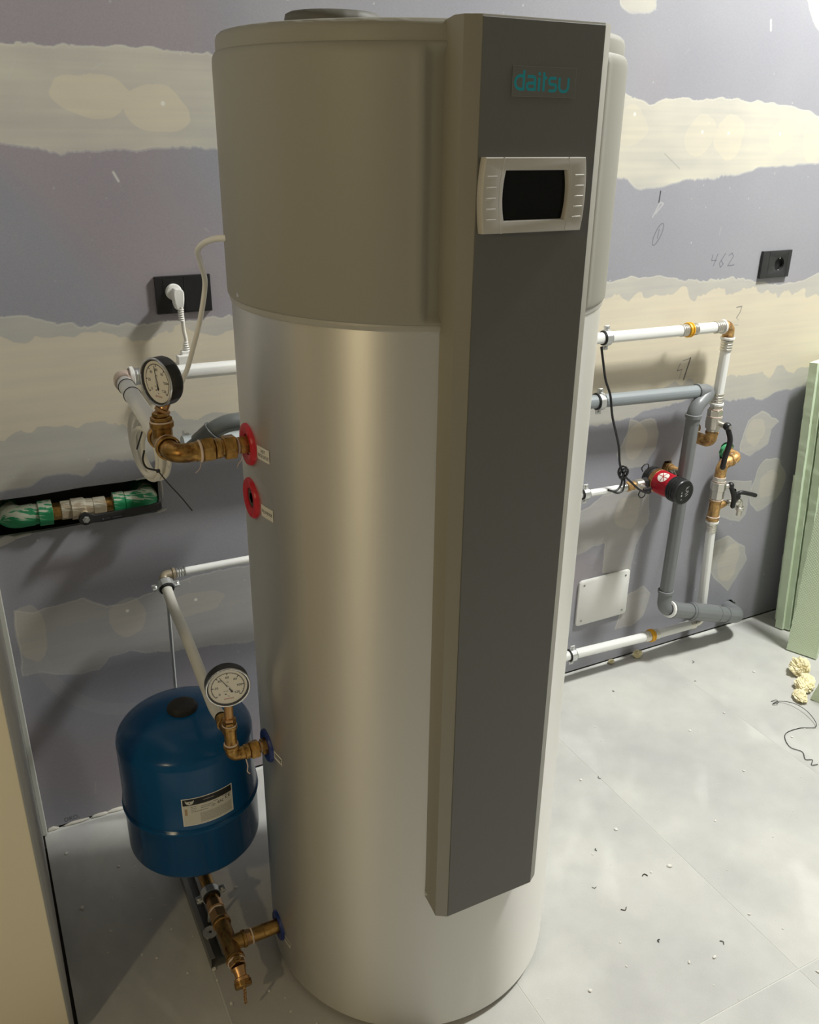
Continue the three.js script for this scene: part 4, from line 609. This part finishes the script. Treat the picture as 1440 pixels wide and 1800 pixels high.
{
  const t = thing('drain_pipe', 'grey plastic drain on the right wall, dropping behind the pump to a thick foot pipe', 'pipe', [2.1, 0.6, 0.06]);
  part(t, 'horizontal_pipe', [rod(V(1.1, 1.03, 0.06), V(2.075, 0.99, 0.06), 0.0205, 28)], std([0.27, 0.3, 0.315], 0.36));
  part(t, 'elbow', [bent([V(2.062, 0.9905, 0.06), V(2.122, 0.987, 0.06), V(2.042, 0.945, 0.082), V(2.04, 0.895, 0.082)], 0.0228, 0.03, 50, 26), collar(V(2.06, 0.9905, 0.06), X, 0.012, 0.0248), collar(V(2.0405, 0.926, 0.082), V(0, -1, 0), 0.014, 0.0262)], greyPipe);
  part(t, 'vertical_pipe', rod(V(2.04, 0.92, 0.082), V(2.022, 0.26, 0.09), 0.0218, 28), greyPipe);
  part(t, 'foot_elbow', [bent([V(2.022, 0.29, 0.09), V(2.021, 0.225, 0.092), V(2.075, 0.213, 0.096)], 0.0238, 0.036, 40, 26), collar(V(2.022, 0.3, 0.09), V(0, -1, 0), 0.012, 0.0268)], greyPipe);
  const a = V(2.047, 0.222, 0.1), b = V(2.375, 0.108, 0.086), d = b.clone().sub(a).normalize(), at = (k) => a.clone().addScaledVector(d, k);
  part(t, 'foot_pipe', [rod(at(0), at(0.16), 0.0275, 32), rod(at(0.1), at(0.25), 0.0315, 32), rod(at(0.24), at(0.36), 0.0285, 32), collar(at(0.0), d, 0.016, 0.0315), collar(at(0.11), d, 0.016, 0.0335), collar(at(0.25), d, 0.012, 0.0325), collar(at(0.3), d, 0.012, 0.032), bent([at(0.32), V(2.415, 0.094, 0.084), V(2.45, 0.075, -0.05)], 0.0285, 0.04, 30, 24)], greyPipe);
  part(t, 'white_seal', [spin([[0, 0.022], [0, 0.0295], [0.01, 0.0295], [0.01, 0.022]], at(-0.011), d, 32)], whitePlastic);
}
clampThing('pipe clamp on the upper right white pipe, at the edge of the heater', V(1.672, 1.1975, 0.062), X, 0.0165, { to: V(1.672, 1.1975, 0) });
clampThing('pipe clamp on the grey drain pipe at the edge of the heater', V(1.672, 1.0065, 0.06), X, 0.0205, { to: V(1.672, 1.0065, 0) });
clampThing('pipe clamp on the circulation pipe, level with the red pump', V(1.652, 0.7115, 0.06), X, 0.0125, { to: V(1.652, 0.7115, 0) });
clampThing('pipe clamp on the lowest right white pipe, close to the floor', V(1.662, 0.122, 0.062), X, 0.0165, { to: V(1.662, 0.122, 0) });
{
  const z = 0.06, y = 0.706;
  const c = thing('water_pipe', 'thin white circulation pipe leading to the red pump', 'pipe', [1.75, y, z]);
  part(c, 'pipe', rod(V(1.1, 0.724, z), V(1.79, 0.706, z), 0.0115, 24), whitePipe);
  part(c, 'press_sleeve', sleeveShape(V(1.785, y, z), X, 0.03, 0.0138), steel);
  part(c, 'coupling', [hex(V(1.817, y, z), X, 0.02, 0.0165), collar(V(1.838, y, z), X, 0.012, 0.014)], paleBrass);
  part(c, 'isolating_valve', [spin([[0, 0.012], [0.004, 0.017], [0.03, 0.017], [0.036, 0.013], [0.06, 0.013], [0.06, 0]], V(1.85, y, z), X, 28), rod(V(1.868, y, z), V(1.868, y - 0.004, z + 0.03), 0.008)], nickel);
  part(c, 'valve_lever', [box(1.874, 0.699, z + 0.034, 0.034, 0.012, 0.008, 0.003)], blackPlastic);
  const p = thing('circulation_pump', 'small red circulation pump with black cap, strapped to the thin pipe on the right wall', 'pump', [1.93, 0.695, 0.06]);
  const px0 = 1.935, py0 = 0.712, dir = V(0.02, 0, 1).normalize(), at = (k) => V(px0, py0, 0).addScaledVector(dir, k);
  part(p, 'pump_housing', [spin([[0, 0], [0, 0.03], [0.004, 0.036], [0.03, 0.037], [0.034, 0.034]], at(0.03), dir, 36, 0.7), hex(V(px0 - 0.055, y, z), X, 0.022, 0.019), rod(V(px0 - 0.04, y, z), V(px0 + 0.075, y + 0.004, z - 0.01), 0.0145), hex(V(px0 + 0.045, y + 0.003, z - 0.005), X, 0.022, 0.02)], std([0.03, 0.03, 0.03], 0.5, 0.3), 'dark pump housing');
  part(p, 'mounting_ring', spin([[0, 0.036], [0.002, 0.0395], [0.016, 0.0395], [0.018, 0.037]], at(0.064), dir, 40), copperBrass, 'tan ring between housing and motor');
  const motor = part(p, 'motor_can', spin([[0, 0.0375], [0.002, 0.039], [0.06, 0.0385], [0.066, 0.037], [0.066, 0]], at(0.08), dir, 48, 0.5), std([0.42, 0.006, 0.02], 0.35), 'red motor can');
  const emblem = canvasMap(256, 256, (q, w) => { q.fillStyle = '#a80f1c'; q.fillRect(0, 0, w, w); q.fillStyle = '#e6e2da'; q.beginPath(); q.arc(128, 128, 118, 0, 7); q.fill(); q.strokeStyle = '#a01824'; q.lineWidth = 16; q.beginPath(); q.moveTo(128, 12); q.lineTo(128, 244); q.moveTo(14, 128); q.lineTo(242, 128); q.moveTo(52, 52); q.lineTo(204, 204); q.stroke(); });
  { const g = new THREE.PlaneGeometry(1, 1, 12, 1), q = g.attributes.position, uv = g.attributes.uv; for (let i = 0; i < q.count; i++) { const a = lerp(-0.05, -1.15, 1 - uv.getX(i)), l = lerp(0.094, 0.136, uv.getY(i)), c0 = at(l); q.setXYZ(i, c0.x + 0.0392 * Math.sin(a), c0.y + 0.0392 * Math.cos(a), c0.z); } g.computeVertexNormals(); part(motor, 'emblem', g, std([1, 1, 1], 0.4, 0, { map: emblem, side: THREE.DoubleSide }), 'round white emblem'); }
  const capMap = canvasMap(256, 256, (q, w) => { q.fillStyle = '#0d0d0e'; q.fillRect(0, 0, w, w); q.fillStyle = '#b9b9b9'; q.beginPath(); q.arc(88, 160, 12, 0, 7); q.fill(); q.fillRect(80, 206, 22, 8); q.fillRect(84, 112, 8, 26); q.strokeStyle = '#b9b9b9'; q.lineWidth = 7; q.beginPath(); q.arc(168, 96, 20, 0.4, 5.2); q.stroke(); q.beginPath(); q.moveTo(140, 150); q.lineTo(196, 122); q.moveTo(144, 176); q.lineTo(190, 154); q.moveTo(150, 70); q.lineTo(196, 60); q.stroke(); });
  const ribs = [[0, 0.036]]; for (let i = 0; i < 3; i++) ribs.push([0.004 + i * 0.009, 0.0415], [0.009 + i * 0.009, 0.0415], [0.0095 + i * 0.009, 0.0395], [0.012 + i * 0.009, 0.0395]);
  const cap = part(p, 'end_cap', spin([...ribs, [0.034, 0.0405], [0.042, 0.0405], [0.045, 0.0385], [0.046, 0]], at(0.144), dir, 56, 0.4), std([0.02, 0.02, 0.021], 0.4), 'ribbed black end cap');
  part(cap, 'cap_print', facing(new THREE.CircleGeometry(0.034, 40), at(0.1904), dir), std([1, 1, 1], 0.45, 0, { map: capMap }));
  part(p, 'drip_lip', [cable([at(0.135).add(V(-0.03, -0.022, 0)), at(0.15).add(V(-0.014, -0.038, 0)), at(0.17).add(V(0.002, -0.043, 0)), at(0.185).add(V(0.016, -0.036, 0))], 0.002, 24, 8)], std([0.5, 0.5, 0.5], 0.5));
  part(p, 'strap', [-1, 1].map((s) => { const c0 = at(0.05).add(V(-0.028 , s * 0.036, 0)); return cable([c0, c0.clone().add(V(-0.004, s * 0.018, 0.004)), c0.clone().add(V(-0.02, s * 0.022, 0.006)), c0.clone().add(V(-0.03, s * 0.01, 0.004)), c0.clone().add(V(-0.022, -s * 0.004, 0.002))], 0.0018, 30, 8); }).concat([spin([[0, 0.0375], [0, 0.0388], [0.008, 0.0388], [0.008, 0.0375]], at(0.046), dir, 40)]), blackPlastic, 'looped black strap');
  const o = thing('brass_fitting', 'brass outlet from the red pump into a ragged hole in the right wall', 'pipe fitting', [2.05, 0.715, 0.03]);
  part(o, 'outlet_pipe', [bent([V(2.04, 0.718, -0.06), V(2.045, 0.715, 0.052), V(2.02, 0.712, 0.052)], 0.0135, 0.024, 36, 22), collar(V(2.041, 0.717, 0.005), Z, 0.012, 0.0165), ball(V(2.05, 0.711, 0.055), 0.017)], paleBrass);
  part(o, 'union_nut', [hex(V(2.035, 0.712, 0.052), NX, 0.02, 0.018), collar(V(2.013, 0.711, 0.052), NX, 0.012, 0.0165)], nickel);
  part(o, 'valve_lever', [box(2.052, 0.697, 0.078, 0.034, 0.008, 0.01, 0.003), box(2.02, 0.715, 0.078, 0.018, 0.01, 0.008, 0.002)], blackPlastic);
  part(o, 'lever_screw', spin([[0, 0.0065], [0.003, 0.006], [0.003, 0]], V(2.03, 0.694, 0.086), Z, 16), chrome);
  const k = thing('pump_cable', 'black cable hanging from the upper right clamp down to the red pump, knotted once', 'cable', [1.75, 0.9, 0.1]);
  part(k, 'cable', cable([V(1.66, 1.172, 0.06), V(1.664, 1.13, 0.07), V(1.676, 1.075, 0.075), V(1.69, 1.03, 0.086), V(1.703, 0.965, 0.09), V(1.728, 0.9, 0.09), V(1.742, 0.86, 0.09), V(1.755, 0.8, 0.09), V(1.772, 0.765, 0.095), V(1.8, 0.738, 0.1), V(1.84, 0.705, 0.105), V(1.88, 0.69, 0.1), V(1.9, 0.695, 0.08)], 0.0036, 140, 10), blackPlastic);
  part(k, 'knot', [0, 1, 2].map((i) => { const q = []; for (let j = 0; j <= 16; j++) { const a = j / 16 * Math.PI * 2; q.push(V(1.764 + Math.sin(a) * 0.011 + i * 0.004, 0.778 - i * 0.006 + Math.cos(a) * 0.019, 0.096 + Math.sin(a + i) * 0.008)); } return cable(q, 0.0034, 40, 8); }), blackPlastic);
  part(k, 'loose_end', [cable([V(1.766, 0.762, 0.096), V(1.758, 0.736, 0.1), V(1.735, 0.722, 0.105), V(1.712, 0.728, 0.105), V(1.705, 0.731, 0.105)], 0.0032, 40, 8), cable([V(1.772, 0.762, 0.096), V(1.772, 0.735, 0.1), V(1.762, 0.718, 0.105), V(1.745, 0.714, 0.105), V(1.718, 0.726, 0.105)], 0.003, 40, 8)], blackPlastic);
}
{
  const t = thing('cover_plate', 'white square access cover screwed low on the wall right of the heater', 'cover', [1.822, 0.275, 0]);
  const s = new THREE.Shape(), w = 0.108, h = 0.087, r = 0.014; s.moveTo(-w + r, -h); s.lineTo(w - r, -h); s.quadraticCurveTo(w, -h, w, -h + r); s.lineTo(w, h - r); s.quadraticCurveTo(w, h, w - r, h); s.lineTo(-w + r, h); s.quadraticCurveTo(-w, h, -w, h - r); s.lineTo(-w, -h + r); s.quadraticCurveTo(-w, -h, -w + r, -h);
  part(t, 'cover', crease(new THREE.ExtrudeGeometry(s, { depth: 0.0035, bevelEnabled: true, bevelSize: 0.003, bevelThickness: 0.0025, bevelOffset: -0.003, bevelSegments: 3 }), 0.9).translate(1.82, 0.2755, 0.0026), whitePlastic);
  for (const [x, y] of [[-1, -1], [1, -1], [1, 1], [-1, 1]]) part(t, 'screw', spin([[0, 0.0042], [0.001, 0.0038], [0.0014, 0]], V(1.82 + x * 0.088, 0.2755 + y * 0.068, 0.0085), Z, 14), std([0.3, 0.3, 0.29], 0.5, 0.5));
}

// ------------------------------------------------------------------ insulation boards, wool, wire and litter
{
  const foam = (waffle) => { const m = std([0.68, 0.79, 0.59], 0.85, 0); const t = pixelMap(256, 256, (u, v) => { const q = 128 + 100 * Math.sin(u * Math.PI * 16) * Math.sin(v * Math.PI * 16), f = 128 + 120 * fbm(u * 14, v * 5, 150, 3); const g = waffle ? q : f; return [g, g, g]; }, false); t.repeat.set(waffle ? 12 : 6, waffle ? 12 : 6); m.bumpMap = t; m.bumpScale = waffle ? 0.0008 : 0.0012; return m; };
  const rough = foam(false), waffle = foam(true);
  const board = (label, base, w, th, h, ang, lean, mat, notch, k, roll = 0) => {
    // cross section in plan with a shiplap step on the visible edge; the long edge is torn by the cutter
    const s = new THREE.Shape((notch ? [[0, 0], [w, 0], [w, th], [0.012, th], [0.012, th * 0.62], [0, th * 0.58]] : [[0, 0], [w, 0], [w, th], [0, th]]).map(([a, b]) => new THREE.Vector2(a, -b)));
    const g = new THREE.ExtrudeGeometry(s, { depth: h, steps: 90, bevelEnabled: false }).rotateX(-Math.PI / 2), p = g.attributes.position, uv = g.attributes.uv;
    for (let i = 0; i < p.count; i++) { const x = p.getX(i), y = p.getY(i), z = p.getZ(i); if (x < 0.02) p.setX(i, x + 0.004 * fbm(y * 16, z * 30, k * 5, 3) + 0.002 * n2(y * 70, z * 60, k)); p.setY(i, y + (y > h - 0.002 ? 0.004 * n2(x * 20, z * 20, k) : 0)); }
    for (let i = 0; i < p.count; i++) uv.setXY(i, p.getX(i) + p.getZ(i), p.getY(i));
    g.computeVertexNormals();
    g.rotateX(-lean); g.rotateZ(roll); g.rotateY(ang); g.translate(...base);
    return single('insulation_board', label, 'board', base, crease(g, 0.5), mat);
  };
  board('pale green foam board leaning on the wall, outermost of the stack with a torn edge', [2.61, 0.004, 0.098], 0.2, 0.05, 1.03, 0.2, 0.05, rough, true, 1, 0.03);
  board('second pale green foam board in the leaning stack, in front of the outermost', [2.637, 0.004, 0.15], 0.3, 0.05, 1.0, 0.2, 0.05, rough, true, 2, 0.03);
  board('third pale green foam board in the leaning stack, nearest the waffle textured strip', [2.664, 0.004, 0.202], 0.34, 0.05, 0.98, 0.2, 0.05, rough, true, 3, 0.03);
  board('pale green foam board hidden closest to the wall, behind the torn edge', [2.655, 0.004, 0.056], 0.07, 0.024, 0.6, 0.2, 0.05, rough, false, 6, 0.03);
  board('narrow pale green foam strip with a waffle face, leaning in front of the stack', [2.546, 0.004, 0.221], 0.105, 0.03, 0.9, -1.15, 0.03, waffle, false, 4, 0.0);
  board('waffle faced green foam offcut at the right edge, nearest the camera beside the wool', [2.372, 0.004, 0.478], 0.25, 0.03, 0.6, -1.15, 0.02, waffle, false, 5, -0.2);
}
{
  const wool = pixelMap(128, 128, (u, v) => { const f = fbm(u * 9, v * 22, 160, 4), k = rnd() * 26; return [240 + f * 44 + k - 13, 229 + f * 48 + k - 13, 188 + f * 70 + k - 13]; });
  const mat = std([1, 1, 1], 0.98, 0, { map: wool, bumpMap: wool, bumpScale: 0.004 });
  const tuft = (label, x, y, z, sx, sy, sz, k, rot = 0) => {
    const g = new THREE.IcosahedronGeometry(1, 24), p = g.attributes.position;
    for (let i = 0; i < p.count; i++) { const a = p.getX(i), b = p.getY(i), c = p.getZ(i), q = 1 + 0.55 * fbm(a * 1.4 + k * 3, b * 1.4 + c * 1.4, k, 3) + 0.2 * n2(a * 5 + c * 5, b * 6, k + 4) + 0.07 * n2(a * 22, b * 30 + c * 22, k + 6); p.setXYZ(i, a * q * sx, Math.max(b * q * sy, -sy * 0.8), c * q * sz); }
    g.computeVertexNormals(); g.rotateY(rot); g.translate(x, y + sy * 0.8, z);
    single('wool_tuft', label, 'wool', [x, 0, z], g, mat);
  };
  tuft('largest tuft of yellow mineral wool, beside the green boards', 2.435, 0.003, 0.36, 0.034, 0.03, 0.032, 1, 0.4);
  tuft('pale tuft of mineral wool between the largest tuft and the green offcut', 2.385, 0.003, 0.43, 0.05, 0.02, 0.03, 2, 0.5);
  tuft('flat tuft of mineral wool nearest the camera on the right', 2.318, 0.003, 0.468, 0.034, 0.012, 0.022, 3, 0.9);
  tuft('small yellow tuft of mineral wool at the foot of the wall under the lowest pipe', 1.992, 0.002, 0.026, 0.016, 0.013, 0.014, 4);
  tuft('tiny yellow crumb of mineral wool at the foot of the wall', 1.88, 0.001, 0.018, 0.011, 0.008, 0.009, 5);
  const F = (x, z, y = 0.0025) => V(x, y, z);
  single('wire', 'thin black bent wire lying on the floor in front of the mineral wool', 'wire', [2.2, 0, 0.55], cable([F(2.215, 0.44), F(2.232, 0.446, 0.006), F(2.222, 0.462, 0.008), F(2.205, 0.456, 0.005), F(2.235, 0.452, 0.004), F(2.262, 0.49, 0.012), F(2.262, 0.55, 0.014), F(2.235, 0.605, 0.006), F(2.185, 0.585), F(2.115, 0.588), F(2.08, 0.64), F(2.095, 0.672), F(2.075, 0.702), F(2.092, 0.712), F(2.07, 0.728), F(2.088, 0.735, 0.004)], 0.0011, 200, 6), blackPlastic);
  // crumbs of plaster and clippings: nobody could count them
  const crumbs = [], darkBits = [];
  for (let i = 0; i < 190; i++) {
    const near = i < 60, x = near ? 0.05 + rnd() * 0.4 : 0.85 + rnd() * 1.6, z = near ? 0.05 + rnd() * 0.9 : 0.05 + rnd() * 1.5, s = 0.0008 + rnd() * rnd() * 0.0035;
    if (Math.hypot(x - HX, z - HZ) < 0.34) continue;
    const g = new THREE.IcosahedronGeometry(s, 0); g.scale(1 + rnd(), 0.7, 1 + rnd()); g.rotateY(rnd() * 6); g.translate(x, s * 0.6, z); crumbs.push(g);
  }
  for (const [x, z, s] of [[0.345, 0.865, 0.004], [0.41, 0.965, 0.0035], [0.42, 0.98, 0.004], [0.27, 0.62, 0.005], [0.268, 0.65, 0.003], [0.28, 0.72, 0.004], [0.02, 0.11, 0.005], [0.03, 0.31, 0.005]]) { const g = new THREE.IcosahedronGeometry(s, 0); g.scale(1.3, 0.6, 1); g.rotateY(x * 50); crumbs.push(g.translate(x, s * 0.55, z)); }
  const c = single('plaster_crumbs', 'white plaster crumbs scattered over the floor tiles', 'debris', [1, 0, 0.8], crumbs, std([0.78, 0.76, 0.7], 0.9)); c.userData.kind = 'stuff';
  for (let i = 0; i < 15; i++) { const x = 1.05 + rnd() * 1.3, z = 0.08 + rnd() * 1.3, a = rnd() * 6.28, l = 0.003 + rnd() * 0.012; if (Math.hypot(x - HX, z - HZ) < 0.36) continue; darkBits.push(cable([F(x, z, 0.0014), F(x + l * Math.cos(a), z + l * Math.sin(a), 0.002), F(x + l * Math.cos(a + 0.7) * 1.5, z + l * Math.sin(a + 0.7) * 1.5, 0.0014)], 0.0007 + rnd() * 0.0006, 6, 5)); }
  const d = single('clippings', 'dark clippings and bits of wire scattered over the right side of the floor', 'debris', [1.7, 0, 0.7], darkBits, std([0.06, 0.055, 0.05], 0.8)); d.userData.kind = 'stuff';
}

renderer.render(scene, camera);
